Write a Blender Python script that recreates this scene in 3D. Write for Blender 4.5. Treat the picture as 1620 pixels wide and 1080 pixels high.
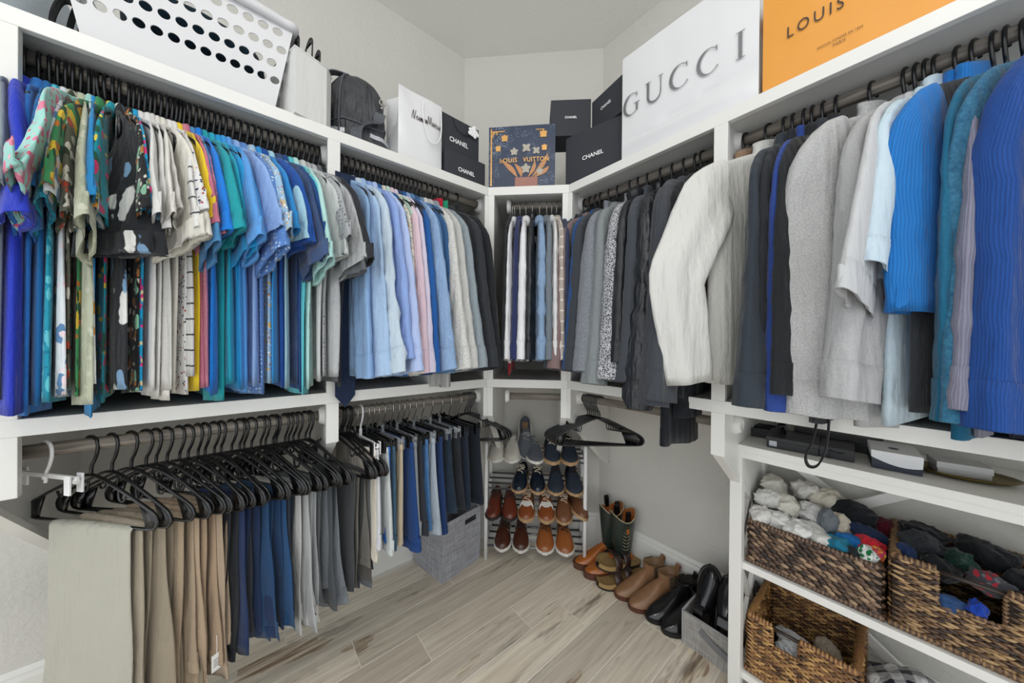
import bpy, bmesh, math, random
import numpy as np
from mathutils import Vector, Matrix

PI = math.pi
scene = bpy.context.scene
for o in list(bpy.data.objects):
    bpy.data.objects.remove(o, do_unlink=True)
COL = scene.collection

# ------------------------------------------------------------------ camera
cam_d = bpy.data.cameras.new('camera')
cam_d.sensor_width = 36.0
cam_d.lens = 505.6 / 1620.0 * 36.0
cam_d.clip_start = 0.02
cam_o = bpy.data.objects.new('camera', cam_d)
COL.objects.link(cam_o)
R_ = Vector((0.77005, -0.63792, 0.00836))
U_ = Vector((-0.00355, 0.00881, 0.99995))
F_ = Vector((0.63797, 0.77005, -0.00451))
cam_o.matrix_world = Matrix(((R_.x, U_.x, -F_.x, 0.0), (R_.y, U_.y, -F_.y, 0.0), (R_.z, U_.z, -F_.z, 1.25), (0, 0, 0, 1)))
scene.camera = cam_o

# ------------------------------------------------------------------ world, lamps, exposure
world = bpy.data.worlds.new('world')
scene.world = world
world.use_nodes = True
bg = world.node_tree.nodes['Background']
bg.inputs['Color'].default_value = (0.93, 0.97, 1.0, 1)
bg.inputs['Strength'].default_value = 1.6
scene.view_settings.view_transform = 'Standard'
scene.view_settings.look = 'None'
scene.view_settings.gamma = 1.0
scene.view_settings.use_curve_mapping = False
scene.view_settings.exposure = -0.15

def lamp(name, loc, power, radius, color=(1.0, 0.975, 0.945)):
    d = bpy.data.lights.new(name, 'POINT')
    d.shadow_soft_size = radius
    d.energy = power
    d.color = color
    o = bpy.data.objects.new(name, d)
    o.location = loc
    COL.objects.link(o)
    return o
# two dome lamps hanging a hand below the ceiling
LAMPS = [(-0.80, -0.30, 2.84, 19.0, 0.05), (0.02, -0.42, 2.84, 12.0, 0.05)]
for i, (x, y, z, e, s) in enumerate(LAMPS):
    lamp('ceiling_lamp_light', (x, y, z), e, s)

# ------------------------------------------------------------------ measures of the room (metres)
HC = 3.03            # ceiling height
YW, XW = 1.766, 1.663    # left and right wall planes
CLX, CRY = 1.055, 1.158  # where the slanted back wall meets left and right walls
YF, XF = 1.226, 1.128    # front planes of the left and right shelving
CFX, CFY = 0.863, 0.961  # front corners of the slanted bay
ZT, ZB, TH = 1.961, 1.067, 0.038   # shelf tops and edge thickness
RODY, RODX, RODD = 1.315, 1.245, 1.568
ZR1, ZR2 = 1.905, 0.975
RR = 0.0165
S2 = math.sqrt(0.5)

# ------------------------------------------------------------------ helpers
def srgb(h, k=1.0):
    if isinstance(h, str):
        h = h.lstrip('#')
        c = [int(h[i:i + 2], 16) / 255 for i in (0, 2, 4)]
    else:
        c = h
    return tuple(min(1.0, k * (v / 12.92 if v <= 0.04045 else ((v + 0.055) / 1.055) ** 2.4)) for v in c) + (1.0,)

def mesh_of(name, V, F, smooth=True):
    me = bpy.data.meshes.new(name)
    V = np.asarray(V, dtype=np.float32).reshape(-1, 3)
    if isinstance(F, np.ndarray):
        n = F.shape[1]
        me.vertices.add(len(V)); me.vertices.foreach_set('co', V.ravel())
        me.loops.add(F.size); me.loops.foreach_set('vertex_index', F.ravel().astype(np.int32))
        me.polygons.add(len(F))
        me.polygons.foreach_set('loop_start', np.arange(0, F.size, n, dtype=np.int32))
        me.update(calc_edges=True)
    else:
        me.from_pydata(V.tolist(), [], F)
        me.update()
    me.polygons.foreach_set('use_smooth', [bool(smooth)] * len(me.polygons))
    me.validate()
    return me

def link(name, me, mat=None, parent=None):
    o = bpy.data.objects.new(name, me)
    if mat is not None and me is not None and len(me.materials) == 0:
        me.materials.append(mat)
    COL.objects.link(o)
    if parent is not None:
        o.parent = parent
    return o

ALL_LABELS = {}
def tag(o, label, cat, group=None, kind=None):
    o['label'] = label
    o['category'] = cat
    if group: o['group'] = group
    if kind: o['kind'] = kind
    ALL_LABELS.setdefault(label, []).append(o)
    return o

def thing(name, label, cat, loc=(0, 0, 0), rotz=0.0, group=None):
    o = bpy.data.objects.new(name, None)
    o.empty_display_size = 0.05
    COL.objects.link(o)
    o.location = loc
    o.rotation_euler = (0, 0, rotz)
    return tag(o, label, cat, group)

def structure(o):
    o['kind'] = 'structure'
    return o

class MB:
    """collects shapes into one mesh"""
    def __init__(s):
        s.v = []; s.f = []; s.n = 0
    def add(s, V, F, M=None):
        V = np.asarray(V, float).reshape(-1, 3)
        if M is not None:
            A = np.array(M)
            V = V @ A[:3, :3].T + A[:3, 3]
        s.v.append(V)
        s.f += [tuple(int(i) + s.n for i in q) for q in F]
        s.n += len(V)
        return s
    def box(s, x0, x1, y0, y1, z0, z1, bev=0.0, M=None):
        if bev <= 0:
            V = [(x0, y0, z0), (x1, y0, z0), (x1, y1, z0), (x0, y1, z0), (x0, y0, z1), (x1, y0, z1), (x1, y1, z1), (x0, y1, z1)]
            F = [(0, 3, 2, 1), (4, 5, 6, 7), (0, 1, 5, 4), (1, 2, 6, 5), (2, 3, 7, 6), (3, 0, 4, 7)]
            return s.add(V, F, M)
        bm = bmesh.new()
        bmesh.ops.create_cube(bm, size=1.0, matrix=Matrix.Translation(((x0 + x1) / 2, (y0 + y1) / 2, (z0 + z1) / 2)) @ Matrix.Diagonal((x1 - x0, y1 - y0, z1 - z0, 1)))
        bmesh.ops.bevel(bm, geom=bm.edges[:], offset=bev, segments=2, profile=0.6, affect='EDGES')
        bm.verts.index_update()
        V = [v.co[:] for v in bm.verts]; F = [tuple(v.index for v in f.verts) for f in bm.faces]
        bm.free()
        return s.add(V, F, M)
    def prism(s, poly, z0, z1, M=None):
        n = len(poly)
        V = [(p[0], p[1], z0) for p in poly] + [(p[0], p[1], z1) for p in poly]
        a = sum(poly[i][0] * poly[(i + 1) % n][1] - poly[(i + 1) % n][0] * poly[i][1] for i in range(n))
        F = [tuple(range(n - 1, -1, -1)), tuple(range(n, 2 * n))] + [(i, (i + 1) % n, n + (i + 1) % n, n + i) for i in range(n)]
        if a < 0: F = [tuple(reversed(f)) for f in F]
        return s.add(V, F, M)
    def tube(s, pts, r, n=8, closed=False, caps=True, M=None, flat=1.0):
        P = np.asarray(pts, float); m = len(P)
        rr = np.full(m, r) if np.isscalar(r) else np.asarray(r, float)
        if closed: T = np.roll(P, -1, 0) - np.roll(P, 1, 0)
        else: T = np.gradient(P, axis=0)
        T /= np.linalg.norm(T, axis=1)[:, None] + 1e-12
        up = np.array([0, 0, 1.0])
        if abs(T[0] @ up) > 0.9: up = np.array([0, 1.0, 0])
        N = np.zeros_like(P)
        nn = up - (up @ T[0]) * T[0]; nn /= np.linalg.norm(nn)
        for i in range(m):
            nn = nn - (nn @ T[i]) * T[i]; nn /= np.linalg.norm(nn) + 1e-12
            N[i] = nn
        Bn = np.cross(T, N)
        a = np.linspace(0, 2 * PI, n, endpoint=False)
        V = P[:, None, :] + rr[:, None, None] * (np.cos(a)[None, :, None] * N[:, None, :] + flat * np.sin(a)[None, :, None] * Bn[:, None, :])
        F = []
        for i in range(m if closed else m - 1):
            j = (i + 1) % m
            for k in range(n):
                l = (k + 1) % n
                F.append((i * n + k, i * n + l, j * n + l, j * n + k))
        if caps and not closed:
            F.append(tuple(range(n - 1, -1, -1))); F.append(tuple((m - 1) * n + k for k in range(n)))
        return s.add(V.reshape(-1, 3), F, M)
    def loft(s, rows, close=True, cap0=False, cap1=False, M=None):
        rows = np.asarray(rows, float); m, n = rows.shape[:2]
        F = []
        for i in range(m - 1):
            for k in range(n if close else n - 1):
                l = (k + 1) % n
                F.append((i * n + k, i * n + l, (i + 1) * n + l, (i + 1) * n + k))
        if cap0: F.append(tuple(range(n - 1, -1, -1)))
        if cap1: F.append(tuple((m - 1) * n + k for k in range(n)))
        return s.add(rows.reshape(-1, 3), F, M)
    def lathe(s, prof, n=24, M=None):
        a = np.linspace(0, 2 * PI, n, endpoint=False)
        rows = [[(r * math.cos(t), r * math.sin(t), z) for t in a] for r, z in prof]
        return s.loft(rows, True, prof[0][0] > 1e-6, prof[-1][0] > 1e-6, M)
    def ribbon(s, pts, wdir, w, th, M=None):
        """flat strap along pts; wdir one vector or one per point"""
        P = np.asarray(pts, float)
        W = np.asarray(wdir, float)
        if W.ndim == 1: W = np.repeat(W[None], len(P), 0)
        T = np.gradient(P, axis=0); T /= np.linalg.norm(T, axis=1)[:, None] + 1e-12
        W = W - (W * T).sum(1)[:, None] * T; W /= np.linalg.norm(W, axis=1)[:, None] + 1e-12
        N = np.cross(T, W)
        rows = np.stack([P - W * w / 2 - N * th / 2, P + W * w / 2 - N * th / 2, P + W * w / 2 + N * th / 2, P - W * w / 2 + N * th / 2], 1)
        return s.loft(rows, True, True, True, M)
    def build(s, name, mat, parent=None, smooth=False):
        V = np.concatenate(s.v) if s.v else np.zeros((0, 3))
        me = mesh_of(name, V, s.f, smooth)
        return link(name, me, mat, parent)
    def mesh(s, name, smooth=False):
        return mesh_of(name, np.concatenate(s.v), s.f, smooth)

def autosmooth(o, ang=0.6):
    me = o.data
    me.polygons.foreach_set('use_smooth', [True] * len(me.polygons))
    try: me.set_sharp_from_angle(angle=ang)
    except Exception: pass
    return o

def crv(pts, n=8):
    """Catmull-Rom through pts"""
    P = [np.asarray(p, float) for p in pts]
    P = [2 * P[0] - P[1]] + P + [2 * P[-1] - P[-2]]
    out = []
    for i in range(1, len(P) - 2):
        for k in range(n):
            t = k / n
            out.append(0.5 * ((2 * P[i]) + (-P[i - 1] + P[i + 1]) * t + (2 * P[i - 1] - 5 * P[i] + 4 * P[i + 1] - P[i + 2]) * t * t + (-P[i - 1] + 3 * P[i] - 3 * P[i + 1] + P[i + 2]) * t ** 3))
    out.append(P[-2])
    return np.array(out)

# ------------------------------------------------------------------ materials
MATS = {}
def new_mat(name):
    m = bpy.data.materials.new(name)
    m.use_nodes = True
    nt = m.node_tree
    b = nt.nodes['Principled BSDF']
    return m, nt, b

def nd(nt, t, **kw):
    n = nt.nodes.new(t)
    for k, v in kw.items():
        if k in n.inputs: n.inputs[k].default_value = v
        else: setattr(n, k, v)
    return n

def mixc(nt, fac, a, b):
    m = nt.nodes.new('ShaderNodeMix'); m.data_type = 'RGBA'
    if isinstance(fac, (int, float)): m.inputs[0].default_value = fac
    else: nt.links.new(fac, m.inputs[0])
    for i, c in ((6, a), (7, b)):
        if isinstance(c, tuple): m.inputs[i].default_value = c
        else: nt.links.new(c, m.inputs[i])
    return m.outputs[2]

def math_n(nt, op, a, b=None):
    m = nt.nodes.new('ShaderNodeMath'); m.operation = op
    for i, v in enumerate((a, b)):
        if v is None: continue
        if isinstance(v, (int, float)): m.inputs[i].default_value = v
        else: nt.links.new(v, m.inputs[i])
    return m.outputs[0]

def coords(nt, scale=(1, 1, 1), rot=(0, 0, 0), loc=(0, 0, 0), kind='Object'):
    tc = nt.nodes.new('ShaderNodeTexCoord')
    mp = nt.nodes.new('ShaderNodeMapping')
    mp.inputs['Scale'].default_value = scale
    mp.inputs['Rotation'].default_value = rot
    mp.inputs['Location'].default_value = loc
    nt.links.new(tc.outputs[kind], mp.inputs['Vector'])
    return mp.outputs[0]

def noise(nt, vec, scale, detail=2.0, rough=0.5):
    n = nd(nt, 'ShaderNodeTexNoise', Scale=scale, Detail=detail, Roughness=rough)
    nt.links.new(vec, n.inputs['Vector'])
    return n.outputs['Fac']

def ramp(nt, fac, lo, hi, a=(0, 0, 0, 1), b=(1, 1, 1, 1)):
    r = nt.nodes.new('ShaderNodeValToRGB')
    r.color_ramp.elements[0].position = lo; r.color_ramp.elements[0].color = a
    r.color_ramp.elements[1].position = hi; r.color_ramp.elements[1].color = b
    nt.links.new(fac, r.inputs[0])
    return r.outputs[0]

def bump(nt, b, h, strength, dist=0.01, prev=None):
    n = nd(nt, 'ShaderNodeBump', Strength=strength, Distance=dist)
    nt.links.new(h, n.inputs['Height'])
    if prev is not None: nt.links.new(prev, n.inputs['Normal'])
    nt.links.new(n.outputs[0], b.inputs['Normal'])
    return n.outputs[0]

def plain(name, hexc, rough=0.5, metal=0.0, spec=0.5, bumpy=0.0, bscale=60.0, coat=0.0, var=0.0):
    if name in MATS: return MATS[name]
    m, nt, b = new_mat(name)
    c = srgb(hexc)
    b.inputs['Base Color'].default_value = c
    b.inputs['Roughness'].default_value = rough
    b.inputs['Metallic'].default_value = metal
    b.inputs['Specular IOR Level'].default_value = spec
    b.inputs['Coat Weight'].default_value = coat
    v = coords(nt)
    f = noise(nt, v, bscale, 3)
    if var > 0:
        d = tuple(x * (1 - var) for x in c[:3]) + (1,)
        nt.links.new(mixc(nt, f, d, c), b.inputs['Base Color'])
    if bumpy > 0: bump(nt, b, f, bumpy, 0.004)
    MATS[name] = m
    return m

def wall_mat(name, hexc, strength):
    m, nt, b = new_mat(name)
    b.inputs['Roughness'].default_value = 0.75
    b.inputs['Specular IOR Level'].default_value = 0.25
    v = coords(nt)
    f1 = noise(nt, v, 55.0, 4, 0.6)
    f2 = noise(nt, v, 4.0, 2)
    c = srgb(hexc)
    nt.links.new(mixc(nt, f2, tuple(x * 0.95 for x in c[:3]) + (1,), c), b.inputs['Base Color'])
    bump(nt, b, ramp(nt, f1, 0.42, 0.62), strength, 0.006)
    return m
M_WALL = wall_mat('greige_wall_paint', '#d0cec8', 0.22)
M_CEIL = wall_mat('ceiling_paint', '#eceae5', 0.12)
M_WHITE = plain('white_trim_paint', '#dfdeda', 0.38, bumpy=0.03, bscale=30, var=0.03)
M_WHITE_FURN = plain('white_furniture_paint', '#e4e3df', 0.35, bumpy=0.02, bscale=30, var=0.02)
M_CEILW = plain('fixture_white', '#f0f0ee', 0.4)
M_BLACKPL = plain('black_plastic', '#0b0b0d', 0.28, spec=0.6)
M_WHITEPL = plain('white_plastic', '#e8e8e8', 0.3)
M_STEEL = plain('hook_steel', '#b9b7b2', 0.25, metal=1.0)
M_DARKIN = plain('dark_inside', '#141416', 0.9)

def rod_mat():
    m, nt, b = new_mat('weathered_wood_rod')
    v = coords(nt, (4, 90, 90))
    f = noise(nt, v, 1.6, 5, 0.65)
    nt.links.new(ramp(nt, f, 0.3, 0.7, srgb('#4a4540'), srgb('#948b80')), b.inputs['Base Color'])
    b.inputs['Roughness'].default_value = 0.55
    bump(nt, b, f, 0.2, 0.002)
    return m
M_ROD = rod_mat()

def plank_mat(i, tint):
    m, nt, b = new_mat('wood_look_tile')
    oi = nt.nodes.new('ShaderNodeObjectInfo')
    tc = nt.nodes.new('ShaderNodeTexCoord')
    off = nt.nodes.new('ShaderNodeVectorMath'); off.operation = 'MULTIPLY_ADD'
    comb = nt.nodes.new('ShaderNodeCombineXYZ')
    rs = math_n(nt, 'MULTIPLY', oi.outputs['Random'], 37.0)
    nt.links.new(rs, comb.inputs[0]); nt.links.new(rs, comb.inputs[1]); nt.links.new(rs, comb.inputs[2])
    off.inputs[1].default_value = (1, 1, 1)
    nt.links.new(tc.outputs['Object'], off.inputs[0]); nt.links.new(comb.outputs[0], off.inputs[2])
    def vec(s):
        mp = nt.nodes.new('ShaderNodeMapping'); mp.inputs['Scale'].default_value = s
        nt.links.new(off.outputs[0], mp.inputs['Vector']); return mp.outputs[0]
    n0 = nt.nodes.new('ShaderNodeTexNoise'); n0.inputs['Scale'].default_value = 1.0; n0.inputs['Detail'].default_value = 3
    nt.links.new(vec((2.2, 7.0, 1)), n0.inputs['Vector'])
    big = n0.outputs['Fac']
    warp = nt.nodes.new('ShaderNodeVectorMath'); warp.operation = 'MULTIPLY_ADD'
    nt.links.new(n0.outputs['Color'], warp.inputs[0]); warp.inputs[1].default_value = (0.5, 1.2, 0)
    nt.links.new(vec((3.0, 60.0, 1)), warp.inputs[2])
    gr = noise(nt, warp.outputs[0], 1.0, 5, 0.65)
    cr = noise(nt, vec((1.6, 10.0, 1)), 1.2, 4, 0.7)
    c1 = ramp(nt, gr, 0.35, 0.62, srgb('#86705a'), srgb('#eee3d2'))
    c2 = mixc(nt, math_n(nt, 'MULTIPLY', ramp(nt, big, 0.45, 0.72), 0.7), c1, srgb('#a98f72'))
    c2b = mixc(nt, math_n(nt, 'MULTIPLY', ramp(nt, big, 0.36, 0.18), 0.6), c2, srgb('#ece6da'))
    crk = math_n(nt, 'MULTIPLY', ramp(nt, cr, 0.58, 0.70), 0.75)
    c3 = mixc(nt, crk, c2b, srgb('#5a4c40'))
    vv = math_n(nt, 'MULTIPLY_ADD', oi.outputs['Random'], 0.24)
    hs = nt.nodes.new('ShaderNodeHueSaturation')
    hs.inputs['Saturation'].default_value = 1.25
    vadd = math_n(nt, 'ADD', math_n(nt, 'MULTIPLY', oi.outputs['Random'], 0.3), 0.84)
    nt.links.new(vadd, hs.inputs['Value']); nt.links.new(c3, hs.inputs['Color'])
    nt.links.new(hs.outputs[0], b.inputs['Base Color'])
    b.inputs['Roughness'].default_value = 0.42
    bump(nt, b, gr, 0.12, 0.002)
    return m
M_PLANK = plank_mat(0, 0)
M_GROUT = plain('grout', '#f0ebe2', 0.9)

# ------------------------------------------------------------------ room shell
X0, Y0 = -1.7, -1.7
def slab(name, poly, z0, z1, mat):
    return structure(MB().prism(poly, z0, z1).build(name, mat))
room_poly = [(X0, YW + 0.05), (X0, Y0), (XW + 0.05, Y0), (XW + 0.05, CRY + 0.02), (CLX + 0.02, YW + 0.05)]
slab('ceiling', room_poly, HC, HC + 0.06, M_CEIL)
def wallseg(name, a, b, out, mat=M_WALL, z0=0.0, z1=HC, th=0.08):
    a = np.array(a); b = np.array(b); n = np.array(out) * th
    return slab(name, [tuple(a), tuple(b), tuple(b + n), tuple(a + n)], z0, z1, mat)
wall_left = wallseg('wall_left', (X0, YW), (CLX, YW), (0, 1))
wall_back = wallseg('wall_back', (CLX, YW), (XW, CRY), (S2, S2))
wall_right = wallseg('wall_right', (XW, Y0), (XW, CRY), (1, 0))
# baseboards
def baseboard(name, a, b, out):
    a = np.array(a, float); b = np.array(b, float); d = (b - a); L = np.linalg.norm(d); d /= L
    n = -np.array(out, float)
    prof = [(0, 0), (0.016, 0), (0.016, 0.165), (0.012, 0.178), (0.012, 0.185), (0.004, 0.2), (0, 0.2)]
    rows = [[(p[0] + n[0] * q, p[1] + n[1] * q, z) for q, z in prof] for p in (a, b)]
    mb = MB().loft(rows, True, True, True)
    return structure(mb.build(name, M_WHITE))
baseboard('baseboard_left', (X0, YW), (CLX, YW), (0, 1))
baseboard('baseboard_back', (CLX, YW), (XW, CRY), (S2, S2))
baseboard('baseboard_right', (XW, CRY), (XW, Y0), (1, 0))

# floor: a grout bed with one object per plank
floor = slab('floor', room_poly, -0.05, -0.0009, M_GROUT)
PW, PL = 0.145, 0.92
rng = random.Random(5)
row = 0
y = 1.435 + PW * 3
plank_meshes = {}
def plank_mesh(L):
    key = round(L, 3)
    if key not in plank_meshes:
        plank_meshes[key] = MB().box(-key / 2, key / 2, -PW / 2 + 0.0017, PW / 2 - 0.0017, -0.003, 0.0, 0.0004).mesh('plank')
        plank_meshes[key].materials.append(M_PLANK)
    return plank_meshes[key]
OFFS = [0.12, 0.55, 0.30, 0.78, 0.02, 0.45, 0.66, 0.22, 0.9, 0.38, 0.6, 0.1, 0.5]
while y > -0.25:
    yc = y - PW / 2
    xs = -1.3 + OFFS[row % len(OFFS)] * PL - PL
    while xs < XW:
        xe = xs + PL
        # clip to the room
        lim = min(XW, CLX + YW - yc - PW / 2) - 0.001
        a, b_ = max(xs, -1.3), min(xe, lim)
        if b_ - a > 0.06 and yc + PW / 2 < YW + 0.02:
            o = bpy.data.objects.new('plank', plank_mesh(round(b_ - a - 0.003, 3)))
            COL.objects.link(o); o.location = ((a + b_) / 2, yc, 0.0); o.parent = floor
        xs = xe
    y -= PW; row += 1

# ceiling lamps: slim discs on the ceiling
for i, (x, y, z, e, s) in enumerate(LAMPS):
    t = thing('ceiling_light', 'round white flush ceiling light %s' % ('over the room centre', 'nearer the shelves')[i], 'ceiling light', (x, y, HC))
    MB().lathe([(0.06, 0.0), (0.06, -0.012), (0.05, -0.02), (0.012, -0.022), (0.012, -0.05), (0.0, -0.05)], 32).build('canopy', M_CEILW, t, True)

# ------------------------------------------------------------------ shelving carcass
# plan outlines of the shelf surfaces
XL_END = -0.95
YR_END = -0.62
def shelf(name, z, th_front, label, poly, front):
    t = thing(name, label, 'shelf', ((poly[0][0] + poly[2][0]) / 2, (poly[0][1] + poly[2][1]) / 2, z))
    ox, oy = t.location.x, t.location.y
    n_ = np.array(front[2]) * 0.0195
    pp = [(poly[0][0] + n_[0], poly[0][1] + n_[1]), (poly[1][0] + n_[0], poly[1][1] + n_[1]), poly[2], poly[3]]
    mb = MB().prism([(p[0] - ox, p[1] - oy) for p in pp], -0.02, 0.0)
    mb.build('shelf_board', M_WHITE, t)
    fa, fb, out = front
    fa = np.array(fa); fb = np.array(fb); d = fb - fa; L = np.linalg.norm(d); d /= L
    ang = math.atan2(d[1], d[0])
    mid = (fa + fb) / 2
    n = np.array(out)
    M = Matrix.Translation((mid[0] - ox, mid[1] - oy, 0)) @ Matrix.Rotation(ang, 4, 'Z')
    side = 1 if (-d[1] * n[0] + d[0] * n[1]) > 0 else -1
    ya, yb = sorted((0.0, 0.02 * side))
    MB().box(-L / 2, L / 2, ya, yb, -th_front, 0.0004, 0.0015, M).build('front_edge', M_WHITE, t)
    return t
eL = (0.863 + 0.14, YW)       # end of the left bay at the wall
eR = (XW, 0.961 + 0.14)
for z, w in ((ZT, 'upper'), (ZB, 'lower')):
    shelf('closet_shelf', z, TH, 'white %s closet shelf along the left wall' % w,
          [(XL_END, YF), (CFX, YF), (CLX, YW), (XL_END, YW)], ((XL_END, YF), (CFX, YF), (0, 1)))
    shelf('closet_shelf', z, TH, 'white short %s closet shelf across the slanted back corner' % w,
          [(CFX, YF), (XF, CFY), (XW, CRY), (CLX, YW)], ((CFX, YF), (XF, CFY), (S2, S2)))
    shelf('closet_shelf', z, TH, 'white %s closet shelf along the right wall' % w,
          [(XF, CFY), (XF, YR_END), (XW, YR_END), (XW, CRY)], ((XF, CFY), (XF, YR_END), (1, 0)))

def divider(label, front, wall, width=0.038, zlo=0.895, panel=True, fw=None):
    """upright panel from a front post to the wall, with a slanted foot under the lower shelf"""
    a = np.array(front, float); b = np.array(wall, float)
    d = b - a; L = np.linalg.norm(d); d /= L
    t = thing('divider_panel', label, 'panel', (a[0], a[1], zlo), math.atan2(d[1], d[0]))
    # panel profile in (along, z)
    pr = [(0.015, ZT - 0.02 - zlo), (0.015, 0.0), (L * 0.93, -0.36), (L, -0.36), (L, ZT - 0.02 - zlo)]
    M = Matrix(((1, 0, 0, 0), (0, 0, 1, 0), (0, 1, 0, 0), (0, 0, 0, 1)))
    MB().prism(pr, -0.0095, 0.0095, M).build('side_panel', M_WHITE, t)
    fw = fw or width
    for z0, z1 in ((0.0, ZB - TH - zlo), (ZB - zlo, ZT - TH - zlo)):
        MB().box(0.0, 0.02, -fw / 2, fw / 2, z0, z1, 0.0015).build('face_stile', M_WHITE, t)
    # foot edge trim following the slant
    c = [(0.0, 0.0), (0.02, 0.0), (L * 0.93, -0.36 + 0.02), (L * 0.93, -0.36)]
    MB().prism([(0.0, 0.0), (0.02, 0.006), (L * 0.94, -0.352), (L * 0.93, -0.366)], -0.014, 0.014, M).build('foot_edge', M_WHITE, t)
    return t
divider('white upright panel between the short-sleeved shirts and the long-sleeved shirts', (0.2248, YF), (0.2248, YW))
divider('wide white end panel at the far left of the shelving', (-0.446, YF), (-0.446, YW), 0.12)
divider('white upright panel between the grey jackets and the white zip jacket', (XF, 0.3555), (XW, 0.3555))
divider('white corner panel where the left shelving meets the slanted bay', (CFX, YF), eL, 0.03)
divider('white corner panel where the right shelving meets the slanted bay', (XF, CFY), eR, 0.03)
# slanted bay side panels
dn = np.array((S2, S2))
for p, nm in (((CFX + 0.012, YF - 0.012), 'left'), ((XF - 0.012, CFY + 0.012), 'right')):
    q = np.array(p) + dn * 0.5
    divider('white %s side panel inside the slanted bay above the shoe rack' % nm, p, q, 0.026)

# ledger strips on the walls under the shelves
k = 1
for z in (ZT - 0.022, ZB - 0.022):
    for a, b, n in (((XL_END, YW), (CLX, YW), (0, -1)), ((CLX, YW), (XW, CRY), (-S2, -S2)), ((XW, CRY), (XW, YR_END), (-1, 0))):
        a = np.array(a); b = np.array(b); n = np.array(n) * 0.018
        slab('trim_%d' % k, [tuple(a), tuple(b), tuple(b + n), tuple(a + n)], z - 0.09, z, M_WHITE); k += 1

# ------------------------------------------------------------------ rods
def rod(label, a, b, z):
    a = np.array(a, float); b = np.array(b, float); d = b - a; L = np.linalg.norm(d)
    t = thing('closet_rod', label, 'rod', ((a[0] + b[0]) / 2, (a[1] + b[1]) / 2, z), math.atan2(d[1], d[0]))
    Mx = Matrix.Rotation(PI / 2, 4, 'Y')
    MB().tube([(-L / 2 + 0.003, 0, 0), (-L / 6, 0, 0), (L / 6, 0, 0), (L / 2 - 0.003, 0, 0)], RR, 20).build('pole', M_ROD, t, True)
    for s in (-1, 1):
        Mf = Matrix.Translation((s * L / 2, 0, 0)) @ Matrix.Rotation(-s * PI / 2, 4, 'Y')
        f = MB().lathe([(0.033, 0.0), (0.033, 0.006), (0.027, 0.016), (0.0215, 0.02), (0.0195, 0.02), (0.0185, 0.01)], 24, Mf).build('flange', M_WHITE, t, True)
        autosmooth(f, 0.7)
    return t
RODS = {}
xa = CFX + 0.14 * (RODY - YF) / (YW - YF) - 0.012
ya_ = CFY + 0.14 * (RODX - XF) / (XW - XF) - 0.012
for z, w, wd in ((ZR1, 'upper', 'upper'), (ZR2, 'lower', 'lower')):
    rod('weathered wood %s rod holding the %s on the left wall' % (w, 'short-sleeved shirts' if z > 1.5 else 'khaki and navy trousers'), (-0.436, RODY), (0.215, RODY), z)
    rod('weathered wood %s rod holding the %s on the left wall' % (w, 'long-sleeved shirts' if z > 1.5 else 'shorts'), (0.234, RODY), (xa, RODY), z)
    rod('short weathered wood %s rod %s the slanted back corner' % (w, 'across' if z > 1.5 else 'empty below'), (RODD * S2 - 0.175 * S2 - 0.0, RODD * S2 + 0.175 * S2), (RODD * S2 + 0.175 * S2, RODD * S2 - 0.175 * S2), z)
    rod('weathered wood %s rod on the right wall with the %s' % (w, 'grey jackets' if z > 1.5 else 'bundle of empty hangers'), (RODX, ya_), (RODX, 0.365), z)
    if z > 1.5: rod('weathered wood upper rod on the right wall with the blue pullovers', (RODX, 0.346), (RODX, YR_END + 0.02), z)
t = thing('rod_socket', 'empty white rod socket on the panel above the console table', 'bracket', (RODX + 0.02, 0.346, ZR2), 0.0)
autosmooth(MB().lathe([(0.033, 0.0), (0.033, 0.006), (0.027, 0.016), (0.0215, 0.02), (0.0195, 0.02), (0.0185, 0.004), (0.0, 0.004)], 24, Matrix.Rotation(PI / 2, 4, 'X')).build('socket_ring', M_WHITE, t, True), 0.7)

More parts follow.
